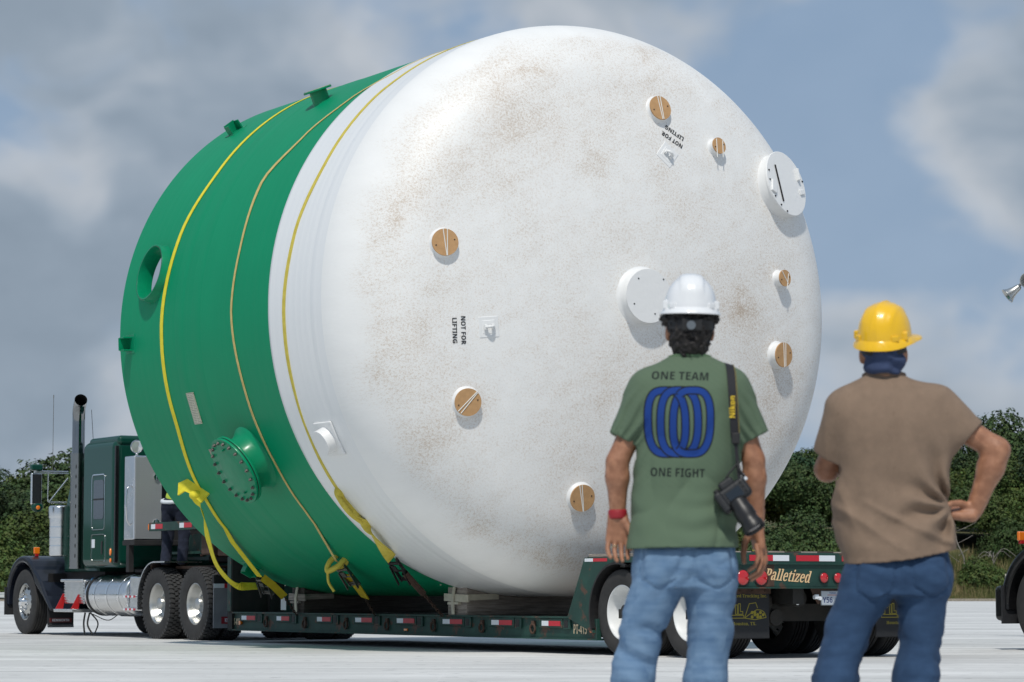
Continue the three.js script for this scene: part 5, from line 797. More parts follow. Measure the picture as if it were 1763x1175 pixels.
  const pk1 = [[-0.115, 0.775, 0.062, 0.07, -0.12], [0.08, 0.775, 0.062, 0.07, 0.12]];
  part('jeans', netMesh(jeansD(pel, legs, [0.104, 0.076, 0.074, 0.078], 3, pk1), [-0.36, 0.06, -0.16], [0.2, 0.96, 0.2], 0.0065), M.denimLight, man1);
  
  for (const L of legs) part('shoe', [sph(0.05, L[3][0], 0.06, -0.05, 1, 1.1, 2.6), rbox(0.1, 0.03, 0.29, 0.012, L[3][0], 0.015, -0.05)], M.shoe, man1);

  // skin: one figure with finer head and hands
  const eL = [-0.268, 1.165, 0.014], wL = [-0.266, 0.965, -0.012], eR = [0.236, 1.172, 0.014], wR = [0.247, 0.935, -0.02];
  const bodyD = (x, y, z) => {
    let d = cone(x, y, z, [0, 0.95, 0], [0, 1.42, 0], 0.09, 0.10); d = smin(d, cone(x, y, z, [0, 1.42, 0], [0.004, 1.62, -0.02], 0.06, 0.056), 0.05);
    for (const [s, e, w] of [[[-0.15, 1.42, 0.004], eL, wL], [[0.15, 1.425, 0.004], eR, wR]]) { d = smin(d, cone(x, y, z, [0, 1.4, 0], s, 0.08, 0.055), 0.04); let a = cone(x, y, z, s, e, 0.052, 0.041); const m = [mix(e[0], w[0], 0.28), mix(e[1], w[1], 0.28), mix(e[2], w[2], 0.28)]; a = smin(a, cone(x, y, z, e, m, 0.038, 0.043), 0.02); a = smin(a, cone(x, y, z, m, w, 0.043, 0.0285, 0.9), 0.02); d = smin(d, a, 0.03); }
    return d;
  };
  const legsB = legs.map(L => [[L[0], L[1], L[2], L[3]].map((p, i) => [p, 0.06 - i * 0.008])]);
  const bodyAll = (x, y, z) => { let d = bodyD(x, y, z); if (y < 1.0) for (const L of legs) for (let i = 0; i < 3; i++) d = smin(d, cone(x, y, z, i ? L[i] : [L[0][0] * 0.6, 0.93, 0], L[i + 1], 0.055, 0.05), 0.03); return d; }; void legsB;
  const headD = (x, y, z) => {
    let d = ell(x, y, z, [0.004, 1.672, -0.018], [0.076, 0.108, 0.097]); d = smin(d, ell(x, y, z, [0.004, 1.60, -0.065], [0.052, 0.055, 0.055]), 0.04); d = smin(d, cone(x, y, z, [0.004, 1.5, -0.005], [0.004, 1.63, -0.02], 0.058, 0.057), 0.03);
    d = smin(d, cone(x, y, z, [0.004, 1.665, -0.112], [0.004, 1.628, -0.13], 0.009, 0.014), 0.02);
    for (const s of [-1, 1]) { d = smin(d, ell(x, y, z, [0.004 + s * 0.082, 1.645, -0.005], [0.010, 0.031, 0.018]), 0.012); d = Math.max(d, -(Math.hypot(x - 0.004 - s * 0.031, y - 1.66, z + 0.118) - 0.013)); }
    d = smin(d, ell(x, y, z, [0.004, 1.592, -0.112], [0.024, 0.007, 0.010]), 0.012); return d;
  };
  const hand = (W, dir, side, fingers, thumb, axis) => (x, y, z) => {
    const P = [W[0] + dir[0] * 0.085, W[1] + dir[1] * 0.085, W[2] + dir[2] * 0.085];
    let d = cone(x, y, z, [W[0], W[1] + 0.05, W[2]], W, 0.033, 0.0295, 0.85);
    for (const k of [-1, -0.33, 0.33, 1]) d = smin(d, cone(x, y, z, [W[0] + axis[0] * k * 0.018, W[1] + axis[1] * k * 0.018, W[2] + axis[2] * k * 0.018], [P[0] + axis[0] * k * 0.031, P[1] + axis[1] * k * 0.031, P[2] + axis[2] * k * 0.031], 0.019, 0.0145), 0.014);
    for (const f of fingers) d = smin(d, chainD(x, y, z, f, 0.0098, 0.0072), 0.006);
    return smin(d, chainD(x, y, z, thumb, 0.0145, 0.0092), 0.014);
  };
  // left palm turned back, fingers loosely curled; right hand with knuckles out, fingers hooked in towards the thigh
  const hL = hand(wL, [0.0, -1, -0.02], -1, [[-0.300, 0.884, -0.012], [-0.306, 0.848, 0.006], [-0.300, 0.822, 0.022], [-0.294, 0.808, 0.036]].length ? [
    [[-0.298, 0.884, -0.012], [-0.305, 0.846, 0.002], [-0.300, 0.822, 0.020], [-0.294, 0.812, 0.038]], [[-0.276, 0.880, -0.014], [-0.279, 0.836, 0.002], [-0.275, 0.808, 0.020], [-0.270, 0.800, 0.038]],
    [[-0.254, 0.880, -0.014], [-0.254, 0.832, 0.004], [-0.252, 0.806, 0.022], [-0.250, 0.800, 0.038]], [[-0.234, 0.884, -0.012], [-0.230, 0.842, 0.004], [-0.230, 0.816, 0.020], [-0.231, 0.808, 0.034]]] : [], [[-0.240, 0.945, 0.004], [-0.218, 0.905, 0.018], [-0.214, 0.872, 0.026], [-0.220, 0.846, 0.032]], [1, 0, 0.05]);
  const hR = hand(wR, [0.12, -1, -0.05], 1, [
    [[0.275, 0.850, -0.030], [0.282, 0.800, -0.030], [0.266, 0.760, -0.022], [0.235, 0.738, -0.015]], [[0.266, 0.848, -0.012], [0.276, 0.796, -0.008], [0.260, 0.752, -0.004], [0.226, 0.730, 0.0]],
    [[0.255, 0.850, 0.006], [0.264, 0.800, 0.014], [0.248, 0.760, 0.018], [0.218, 0.742, 0.018]], [[0.244, 0.856, 0.022], [0.250, 0.814, 0.032], [0.236, 0.780, 0.036], [0.212, 0.764, 0.034]]], [[0.228, 0.915, -0.025], [0.206, 0.868, -0.028], [0.198, 0.826, -0.022], [0.200, 0.796, -0.012]], [0.25, 0.03, 0.95]);
  part('body', [netMesh(bodyAll, [-0.37, 0.0, -0.14], [0.34, 1.60, 0.14], 0.012), netMesh(headD, [-0.11, 1.5, -0.16], [0.12, 1.8, 0.12], 0.005), netMesh(hL, [-0.34, 0.78, -0.07], [-0.18, 1.03, 0.07], 0.0035), netMesh(hR, [0.17, 0.70, -0.09], [0.32, 1.0, 0.08], 0.0035)], M.skin, man1);
  const hairD = (x, y, z) => { let d = ell(x, y, z, [0.004, 1.668, -0.004], [0.084, 0.112, 0.100]); d = smin(d, ell(x, y, z, [0.004, 1.60, 0.015], [0.060, 0.060, 0.062]), 0.03); d = Math.max(d, -(z + 0.045 + 0.25 * (y - 1.66)), y - 1.745, 1.552 + 0.012 * n3(x * 40, 2, 3) - y); for (const s of [-1, 1]) d = smin(d, ell(x, y, z, [0.006 + s * 0.088, 1.700, -0.02], [0.02, 0.02, 0.035]), 0.02); return d - 0.012 * n3(x * 50, y * 50, z * 50) - 0.009 * n3(x * 105, y * 105, z * 105); };
  part('hair', netMesh(hairD, [-0.13, 1.54, -0.08], [0.14, 1.76, 0.13], 0.004), M.hair, man1);
  const [hh, set] = hardHat(man1, phy([0.80, 0.81, 0.82], 0.24, 0, { clearcoat: 0.6, clearcoatRoughness: 0.1 }), [0.007, 1.728, -0.012], [rad(3), 0, rad(-1)], 'band', [0.098, 0.132, 0.12]);
  part('suspension_band', [set((() => { const p = []; for (let i = 0; i <= 20; i++) { const a = mix(0.12, 0.88, i / 20) * Math.PI; p.push([Math.cos(a) * 0.088, -0.055, Math.sin(a) * 0.109]); } return ribbon(p.map(q => V(...q)), p.map(q => V(q[0], 0, q[2]).normalize()), 0.034, 0.006); })()), set(rbox(0.075, 0.045, 0.012, 0.005, 0, -0.056, 0.112))], M.black, hh);
  part('adjusting_knob', set(cylZ(0.0165, 0.016, -0.004, -0.058, 0.122, 20)), std([0.12, 0.14, 0.16], 0.5), hh);
  part('sticker', set(rbox(0.010, 0.013, 0.002, 0.0008, -0.081, 0.014, 0.072, 0, -0.8)), std([0.05, 0.3, 0.2], 0.5), hh);
  const wb = new THREE.TorusGeometry(0.0325, 0.0035, 8, 40); wb.scale(1, 0.92, 5.0); wb.rotateX(Math.PI / 2); wb.rotateZ(0.03); wb.translate(-0.266, 0.972, -0.011);
  part('wristband', wb, std([0.30, 0.012, 0.02], 0.55), man1);
  const rg = new THREE.TorusGeometry(0.0105, 0.0022, 8, 20); rg.rotateX(Math.PI / 2 - 0.4); rg.translate(-0.278, 0.852, -0.003); part('finger_ring', rg, std([0.8, 0.7, 0.45], 0.2, 1), man1);

  // camera on its shoulder strap: a thing of its own
  const cam = wthing('camera', 'black camera with a long lens hanging from a shoulder strap at the green-shirted man’s hip', 'camera', [0.657 + 0.15, 1.04, -10.05]);
  const C = p => V(p[0] - 0.15, p[1] - 1.04, p[2] - 0.15);
  const body = g => { g.rotateX(-0.15); g.rotateZ(0.62); g.translate(0, 0, 0); return g; };
  const cb = part('camera_body', [body(rbox(0.128, 0.075, 0.05, 0.016, 0, 0.0, 0)), body(rbox(0.06, 0.035, 0.045, 0.012, 0.0, 0.045, 0)), body(rbox(0.03, 0.085, 0.062, 0.012, -0.052, -0.004, 0.004))], std([0.012, 0.013, 0.015], 0.5, 0, { bumpMap: grain, bumpScale: 0.001 }), cam);
  part('screen', body(rbox(0.06, 0.042, 0.004, 0.0015, 0.002, -0.006, 0.0265)), M.glass, cb); for (let i = 0; i < 3; i++) part('button', body(cylZ(0.004, 0.004, 0.045, 0.022 - i * 0.018, 0.027, 10)), M.darkSteel, cb);
  part('mode_dial', body(cylY(0.011, 0.012, -0.045, 0.044, 0, 16)), M.black, cb); part('strap_lug', body(rbox(0.012, 0.03, 0.012, 0.003, 0.07, 0.03, 0)), M.tapeWhite, cb);
  const lens = g => { g.applyQuaternion(new THREE.Quaternion().setFromUnitVectors(V(0, 1, 0), V(0.46, -0.78, 0.30).normalize())); g.translate(0.01, -0.022, 0.01); return g; };
  part('lens_barrel', lens(lathe([[0.0001, 0], [0.033, 0], [0.035, 0.01], [0.035, 0.04], [0.038, 0.045], [0.038, 0.075], [0.035, 0.08], [0.036, 0.1], [0.041, 0.106], [0.042, 0.13], [0.039, 0.133], [0.036, 0.122]], 32)), std([0.01, 0.01, 0.011], 0.42), cam);
  part('front_glass', lens(lathe([[0.037, 0.120], [0.02, 0.126], [0.0001, 0.128]], 24)), phy([0.25, 0.23, 0.22], 0.12), cam);
  const sp = new THREE.CatmullRomCurve3([[0.135, 1.40, -0.14], [0.140, 1.50, -0.09], [0.146, 1.528, -0.01], [0.149, 1.50, 0.085], [0.151, 1.42, 0.138], [0.156, 1.32, 0.143], [0.160, 1.24, 0.138], [0.166, 1.16, 0.138], [0.172, 1.10, 0.15]].map(C)).getPoints(60);
  const sn = sp.map((p, i) => i < 12 ? V(0, 0.2, -1) : i < 22 ? V(0.3, 1, 0) : V(0.15, 0.1, 1)), wd = sp.map((_, i) => i < 45 ? 0.034 : i < 47 ? 0.026 : 0.012);
  const strap = part('neck_strap', ribbon(sp, sn, wd, 0.004), std([0.012, 0.012, 0.016], 0.8), cam);
  part('strap_piping', [-1, 1].map(s => ribbon(sp.slice(10, 45).map(p => p.clone().add(V(s * 0.0145, 0, 0.0026))), sn.slice(10, 45), 0.002, 0.001)), std([0.25, 0.2, 0.05], 0.8), strap);
  part('strap_keeper', rbox(0.03, 0.04, 0.014, 0.004, 0.160 - 0.15, 1.245 - 1.04, 0.142 - 0.15), M.black, strap);
  { const g = letters('Nikon', 0.021, fBold, 0.0012, 1.0); g.rotateX(Math.PI / 2); g.rotateZ(Math.PI / 2); g.translate(0.158 - 0.15, 1.36 - 1.04, 0.1495 - 0.15); part('strap_lettering', g, std([0.72, 0.5, 0.03], 0.7), strap); }
  part('grip_strap', [tube([C([0.19, 1.105, 0.15]), C([0.172, 1.13, 0.15]), C([0.168, 1.16, 0.142])], 0.006, 16, 6), tube([C([0.10, 1.05, 0.15]), C([0.13, 1.11, 0.15]), C([0.167, 1.155, 0.142])], 0.004, 16, 6)], M.black, cam);
}

// ---------------------------------------------------------------- man in the brown T-shirt
const man2 = wthing('person', 'person in a yellow hard hat and plain brown T-shirt, hand on hip, seen from behind', 'person', [1.39, 0, -10.2]);
{
  const tor = stack([[0.75, 0.044, 0.004, 0.202, 0.168], [0.88, 0.026, 0.003, 0.204, 0.146], [1.0, 0.012, 0.002, 0.204, 0.128], [1.15, 0.018, 0.006, 0.210, 0.126], [1.28, 0.018, 0.012, 0.224, 0.130], [1.35, 0.012, 0.012, 0.216, 0.120], [1.405, 0.006, 0.006, 0.198, 0.104], [1.438, 0.0, -0.002, 0.166, 0.088], [1.464, -0.004, -0.010, 0.118, 0.074], [1.482, -0.007, -0.016, 0.084, 0.065], [1.494, -0.008, -0.018, 0.074, 0.062]], 2.4);
  const aL = [-0.155, 1.350, 0.0], bL = [-0.213, 1.190, -0.055], aR = [0.180, 1.372, 0.004], bR = [0.308, 1.262, 0.02];
  const out = (x, y, z) => {
    let d = tor(x, y, z); if (d > 0.14) { d = Math.min(d, cone(x, y, z, aL, bL, 0.073, 0.052, 1.2), cone(x, y, z, aR, bR, 0.074, 0.070)); if (d > 0.06) return d; }
    d = smin(d, cone(x, y, z, aL, bL, 0.073, 0.052, 1.2), 0.05); d = smin(d, cone(x, y, z, aR, bR, 0.076, 0.066), 0.07);
    if (d > 0.05 || d < -0.05) return d;
    // cloth pulled towards the hand on the hip: creases fan out of that point
    const hx = x - 0.225, hy = y - 1.0, hr = Math.hypot(hx, hy), ha = Math.atan2(hy, -hx);
    const fan = 0.016 * sstep(0.34, 0.05, hr) * Math.sin(ha * 8.5 + 1.2 + 2 * n3(x * 6, y * 6, 3)) * sstep(0.02, 0.08, hr) * (z > -0.05 ? 1 : 0);
    const low = 0.012 * sstep(1.04, 0.96, y) * sstep(0.80, 0.88, y) * crease(x * 3 + y * 2, y * 8 + x * 5, z * 3, 7);
    const hang = 0.008 * sstep(1.38, 1.15, y) * n3(x * 7 + y * 2, y * 2.4 + x * 1.5, z * 4 + 9), lft = 0.008 * sstep(-0.06, -0.16, x) * sstep(1.36, 1.2, y) * sstep(0.84, 0.94, y) * crease(x * 7, y * 3.5 + x * 6, z * 4, 2);
    return d - fan - low - hang - lft - 0.0025 * n3(x * 16, y * 13, z * 13) + 0.008 * gs((x - 0.01) / 0.025) * sstep(1.42, 1.25, y) * sstep(0.9, 1.1, y) * (z > 0 ? 1 : 0);
  };
  const cutP = (b, a) => { const n = [b[0] - a[0], b[1] - a[1], b[2] - a[2]], l = Math.hypot(...n), w = n.map(v => v / l); return (x, y, z) => -((x - b[0]) * w[0] + (y - b[1]) * w[1] + (z - b[2]) * w[2]); };
  const cL = cutP(bL, aL), cR = cutP(bR, aR);
  const sh = wearHem(out, [(x, y, z) => y < 1.05 ? y - (0.796 + 0.11 * x + 0.35 * x * x) : 9, (x, y, z) => x < -0.15 && y > 1.1 && z < 0.06 && y < 1.3 && Math.hypot(x - bL[0], y - bL[1], z - bL[2]) < 0.12 && x < -0.175 ? cL(x, y, z) : 9, (x, y, z) => x > 0.235 && y > 1.12 ? cR(x, y, z) : 9], 0.05);
  part('t_shirt', netMesh(sh, [-0.31, 0.74, -0.2], [0.42, 1.52, 0.2], 0.006), knit(S(132, 112, 95)), man2);
  const rb = []; for (let i = 0; i < 40; i++) { const a = i / 40 * 2 * Math.PI; rb.push([-0.007 + 0.074 * Math.cos(a), 1.488 + 0.004 * Math.sin(a), -0.016 + 0.063 * Math.sin(a)]); }
  part('collar', tube(rb, 0.0085, 80, 8, true), knit(S(122, 102, 88)), man2);
  const pel = stack([[0.68, 0.030, 0.008, 0.180, 0.116], [0.75, 0.032, 0.014, 0.190, 0.126], [0.83, 0.034, 0.006, 0.180, 0.112], [0.92, 0.03, 0.0, 0.160, 0.095]], 2.5);
  const legs = [[[-0.062, 0.745, 0.012], [-0.150, 0.545, -0.015], [-0.206, 0.36, 0.01], [-0.235, 0.10, 0.02]], [[0.126, 0.745, 0.012], [0.112, 0.54, 0.0], [0.097, 0.36, 0.015], [0.09, 0.10, 0.02]]];
  const pk = [[-0.065, 0.73, 0.062, 0.07, -0.1], [0.135, 0.745, 0.062, 0.07, 0.1]], rs = [0.106, 0.080, 0.079, 0.082];
  const jd = (x, y, z) => {
    let d = pel(x, y, z); for (const L of legs) for (let i = 0; i < 3; i++) d = smin(d, cone(x, y, z, L[i], L[i + 1], rs[i], rs[i + 1], 1.16), i ? 0.03 : 0.022);
    if (d > 0.04 || d < -0.04) return d;
    const kn = sstep(0.70, 0.56, y), st = sstep(0.58, 0.7, y), gate = q => sstep(-0.05, 0.3, n3(x * 5 + q, y * 5, z * 5 + 40)), v1 = crease(x * 2.2 - y * 2, y * 9 - x * 4, z * 2, 21) * gate(1), v2 = crease(x * 3 + y * 3, y * 15 + x * 7, z * 3, 33) * gate(6), v3 = crease(x * 3 - y * 4, y * 6 - x * 8, z * 2, 24) * gate(3);
    let D = 0.004 - kn * (0.014 * v1 + 0.008 * v2) - 0.011 * st * sstep(0.84, 0.72, y) * v3 - 0.004 * v2 * (1 - kn) + 0.010 * n3(x * 6, y * 5, z * 6 + 31) + 0.0018 * n3(x * 22, y * 26, z * 22);
    if (z > 0) D += 0.004 * gs((x - 0.035) / 0.006) * sstep(0.64, 0.70, y);
    if (z > 0.02) for (const [px, py, w, h, tl] of pk) { const u = (x - px) + tl * (y - py), v = y - py, s = Math.max(Math.abs(u) - w * (v > -h * 0.55 ? 1 : 1 - (-v - h * 0.55) / (h * 0.45) * 0.8), Math.abs(v) - h); D += 0.0035 * sstep(0.006, -0.006, s) - 0.0045 * gs((s - 0.006) / 0.006); }
    return d - D;
  };
  part('jeans', netMesh(jd, [-0.36, 0.06, -0.17], [0.26, 0.92, 0.2], 0.0065), M.denimDark, man2);
  for (const L of legs) part('shoe', [sph(0.05, L[3][0], 0.06, -0.05, 1, 1.1, 2.6), rbox(0.1, 0.03, 0.29, 0.012, L[3][0], 0.015, -0.05)], M.shoe, man2);
  const eL = [-0.212, 1.142, -0.11], wL = [-0.06, 1.335, -0.215], eR = [0.402, 1.208, 0.03], wR = [0.318, 0.985, 0.0];
  const bodyD = (x, y, z) => {
    let d = cone(x, y, z, [0.02, 0.9, 0], [0.01, 1.34, 0], 0.09, 0.10); d = smin(d, cone(x, y, z, [0.01, 1.34, 0], [-0.008, 1.54, -0.02], 0.06, 0.058), 0.05);
    for (const [s, e, w, k] of [[[-0.15, 1.34, 0.0], eL, wL, 0], [[0.17, 1.36, 0.004], eR, wR, 1]]) { d = smin(d, cone(x, y, z, [0, 1.32, 0], s, 0.08, 0.055), 0.04); let a = cone(x, y, z, s, e, 0.054, 0.043); const m = [mix(e[0], w[0], 0.28), mix(e[1], w[1], 0.28), mix(e[2], w[2], 0.28)]; a = smin(a, cone(x, y, z, e, m, 0.042, 0.0465), 0.03); a = smin(a, cone(x, y, z, m, w, 0.0465, 0.032), 0.03); d = smin(d, a, 0.03); void k; }
    if (y < 1.0) for (const L of legs) for (let i = 0; i < 3; i++) d = smin(d, cone(x, y, z, i ? L[i] : [L[0][0] * 0.7, 0.88, 0], L[i + 1], 0.055, 0.05), 0.03);
    return d;
  };
  const headD = (x, y, z) => {
    const c = -0.008; let d = ell(x, y, z, [c, 1.590, -0.02], [0.075, 0.106, 0.096]); d = smin(d, ell(x, y, z, [c - 0.006, 1.52, -0.068], [0.052, 0.055, 0.055]), 0.04); d = smin(d, cone(x, y, z, [c, 1.42, -0.005], [c, 1.55, -0.02], 0.062, 0.058), 0.03);
    d = smin(d, cone(x, y, z, [c, 1.583, -0.114], [c, 1.546, -0.132], 0.009, 0.014), 0.02);
    for (const s of [-1, 1]) { d = smin(d, ell(x, y, z, [c + s * 0.081, 1.563, -0.02], [0.010, 0.031, 0.018]), 0.012); d = Math.max(d, -(Math.hypot(x - c - s * 0.031, y - 1.578, z + 0.120) - 0.013)); }
    return smin(d, ell(x, y, z, [c, 1.510, -0.114], [0.024, 0.007, 0.010]), 0.012);
  };
  // right hand propped on the hip, back of the hand up, fingers forward round the waist; left hand held at the chin
  const hR = (x, y, z) => {
    let d = cone(x, y, z, [0.335, 1.03, 0.005], wR, 0.037, 0.031); const K = [[0.252, 0.992, -0.035], [0.244, 0.985, -0.012], [0.238, 0.976, 0.010], [0.236, 0.966, 0.030]];
    K.forEach((k, i) => { d = smin(d, cone(x, y, z, [0.306, 0.982 - i * 0.006, -0.016 + i * 0.012], k, 0.021, 0.0155), 0.014); d = smin(d, chainD(x, y, z, [k, [k[0] - 0.03, k[1] - 0.012, k[2] - 0.02], [k[0] - 0.042, k[1] - 0.028, k[2] - 0.045], [k[0] - 0.04, k[1] - 0.04, k[2] - 0.062]], 0.0105, 0.0078), 0.007); });
    return smin(d, chainD(x, y, z, [[0.296, 1.0, 0.01], [0.262, 1.012, 0.03], [0.228, 1.010, 0.046], [0.205, 1.002, 0.054]], 0.0145, 0.0098), 0.014);
  };
  const hL = (x, y, z) => {
    let d = cone(x, y, z, [-0.085, 1.30, -0.20], wL, 0.036, 0.03); for (let i = 0; i < 4; i++) { const k = [-0.03 + i * 0.006, 1.40 - i * 0.012, -0.225 + i * 0.012]; d = smin(d, cone(x, y, z, wL, k, 0.022, 0.0155), 0.014); d = smin(d, chainD(x, y, z, [k, [k[0] + 0.02, k[1] + 0.028, k[2] + 0.01], [k[0] + 0.03, k[1] + 0.035, k[2] + 0.035], [k[0] + 0.026, k[1] + 0.02, k[2] + 0.05]], 0.0105, 0.008), 0.007); }
    return smin(d, chainD(x, y, z, [wL, [-0.06, 1.39, -0.2], [-0.045, 1.43, -0.185], [-0.03, 1.455, -0.175]], 0.0145, 0.0095), 0.014);
  };
  part('body', [netMesh(bodyD, [-0.32, 0.0, -0.27], [0.5, 1.53, 0.16], 0.012), netMesh(headD, [-0.12, 1.42, -0.16], [0.11, 1.72, 0.12], 0.005), netMesh(hR, [0.17, 0.9, -0.12], [0.39, 1.06, 0.08], 0.004), netMesh(hL, [-0.14, 1.26, -0.29], [0.06, 1.48, -0.13], 0.004)], M.skin, man2);
  const banD = (x, y, z) => { let d = ell(x, y, z, [-0.010, 1.585, -0.008], [0.083, 0.112, 0.099]); d = smin(d, ell(x, y, z, [-0.008, 1.525, 0.02], [0.070, 0.06, 0.064]), 0.03); d = Math.max(d, -(z + 0.05 + 0.2 * (y - 1.55)), y - 1.66, 1.486 + 0.05 * Math.abs(x + 0.01) - y); return d - 0.004 * Math.sin(y * 110 + x * 26 + 4 * n3(x * 9, y * 9, 3)) + 0.007 * crease(x * 7 + y * 4, y * 16 - x * 6, z * 4, 8) - 0.003 * n3(x * 25, y * 25, z * 25); };
  part('bandana', netMesh(banD, [-0.12, 1.46, -0.09], [0.11, 1.68, 0.13], 0.0045), knit(S(54, 68, 100)), man2);
  const [hh, set] = hardHat(man2, phy([0.86, 0.50, 0.005], 0.32, 0, { clearcoat: 0.5, clearcoatRoughness: 0.15 }), [-0.003, 1.624, -0.016], [rad(14), rad(-28), rad(-4)], 'ribs', [0.098, 0.138, 0.122]);
  part('suspension_band', set((() => { const p = []; for (let i = 0; i <= 20; i++) { const a = mix(0.05, 0.95, i / 20) * Math.PI; p.push([Math.cos(a) * 0.088, -0.030, Math.sin(a) * 0.106]); } return ribbon(p.map(q => V(...q)), p.map(q => V(q[0], 0, q[2]).normalize()), 0.03, 0.006); })()), M.black, hh);
}

// ---------------------------------------------------------------- worker bending on the truck's deck
{
  const b = v2w(-1.02, 1.065, -13.5), m3 = wthing('person', 'person in dark navy trousers bending over behind the trailer’s gooseneck, pale belt band', 'person', [b.x, b.y, b.z], null, rad(-20));
  const legs = [[[-0.10, 0.84, 0.0], [-0.13, 0.46, -0.06], [-0.13, 0.06, 0.02]], [[0.10, 0.84, 0.0], [0.13, 0.46, -0.06], [0.14, 0.06, 0.02]]];
  const tr = (x, y, z) => { let d = ell(x, y, z, [0, 0.90, 0.0], [0.19, 0.14, 0.15]); for (const L of legs) { d = smin(d, cone(x, y, z, L[0], L[1], 0.105, 0.08), 0.04); d = smin(d, cone(x, y, z, L[1], L[2], 0.08, 0.075), 0.04); } return Math.max(d, -(y - 0.02)) - 0.008 * crease(x * 6, y * 8, z * 6, 4) * 0.5 - 0.006 * n3(x * 12, y * 12, z * 12); };
  part('trousers', netMesh(tr, [-0.3, 0, -0.24], [0.32, 1.1, 0.22], 0.014), std([1, 1, 1], 0.95, 0, { map: rept(mottled(S(20, 26, 42), S(34, 41, 60), 5, 99, .03, 128), 4, 4) }), m3);
  part('vest', netMesh((x, y, z) => smin(cone(x, y, z, [0.02, 0.99, -0.03], [0.22, 1.10, -0.34], 0.165, 0.18), ell(x, y, z, [0.2, 1.1, -0.36], [0.2, 0.14, 0.16]), 0.05), [-0.25, 0.75, -0.6], [0.5, 1.35, 0.25], 0.016), std([0.42, 0.55, 0.06], 0.85), m3);
  const bl = []; for (let i = 0; i < 32; i++) { const a = i / 32 * 2 * Math.PI; bl.push([0.0 + 0.192 * Math.cos(a), 0.955 - 0.03 * Math.sin(a), -0.01 + 0.165 * Math.sin(a)]); }
  part('reflective_band', tube(bl, 0.03, 64, 6, true), M.tapeWhite, m3);
  part('body', netMesh((x, y, z) => { let d = cone(x, y, z, [0, 0.9, 0], [0.24, 1.12, -0.38], 0.12, 0.13); d = smin(d, ell(x, y, z, [0.40, 1.16, -0.56], [0.09, 0.11, 0.1]), 0.05); for (const s of [-1, 1]) d = smin(d, cone(x, y, z, [0.24 + s * 0.16, 1.1, -0.38 + s * 0.1], [0.36 + s * 0.12, 0.78, -0.5], 0.055, 0.04), 0.04); for (const L of legs) { d = smin(d, cone(x, y, z, L[0], L[1], 0.06, 0.05), 0.03); d = smin(d, cone(x, y, z, L[1], L[2], 0.05, 0.045), 0.03); } return d; }, [-0.3, 0, -0.75], [0.65, 1.35, 0.2], 0.02), M.skin, m3);
  part('hard_hat', sph(0.14, 0.42, 1.2, -0.6, 1, 0.9, 1.1), M.white, m3); for (const L of legs) part('boot', sph(0.055, L[2][0], 0.05, L[2][2] - 0.05, 1, 0.9, 2.3), M.shoe, m3);
}
// ---------------------------------------------------------------- the hill and the woodland beyond the yard
const hillY = (x, d) => { const r = sstep(-10, 20, x), up = mix(2.2, 4.6, r); return d <= 0 ? -0.35 : up * sstep(-4, 34, d) - 0.35 + 0.055 * Math.max(0, d - 20) + 0.5 * fbm(x * 0.06, d * 0.06, 3, 3) * sstep(0, 8, d); };
const EDGE = 204;
{
  const g = new THREE.PlaneGeometry(900, 130, 180, 60); g.rotateX(-Math.PI / 2); const p = g.attributes.position;
  for (let i = 0; i < p.count; i++) { const x = p.getX(i), d = 65 - p.getZ(i) - 1; p.setZ(i, -EDGE - d); p.setY(i, hillY(x, d)); }
  g.computeVertexNormals(); const uv = g.attributes.uv; for (let i = 0; i < p.count; i++) uv.setXY(i, p.getX(i) / 14, p.getZ(i) / 14);
  const m = new THREE.Mesh(g, std([1, 1, 1], 1, 0, { map: mottled(S(72, 76, 46), S(112, 106, 70), 7, 111, 0.06) })); m.name = 'hill'; m.receiveShadow = m.castShadow = true; tag(m, 'low grassy hillside rising behind the concrete yard', 'hill', null, 'structure'); scene.add(m);
}
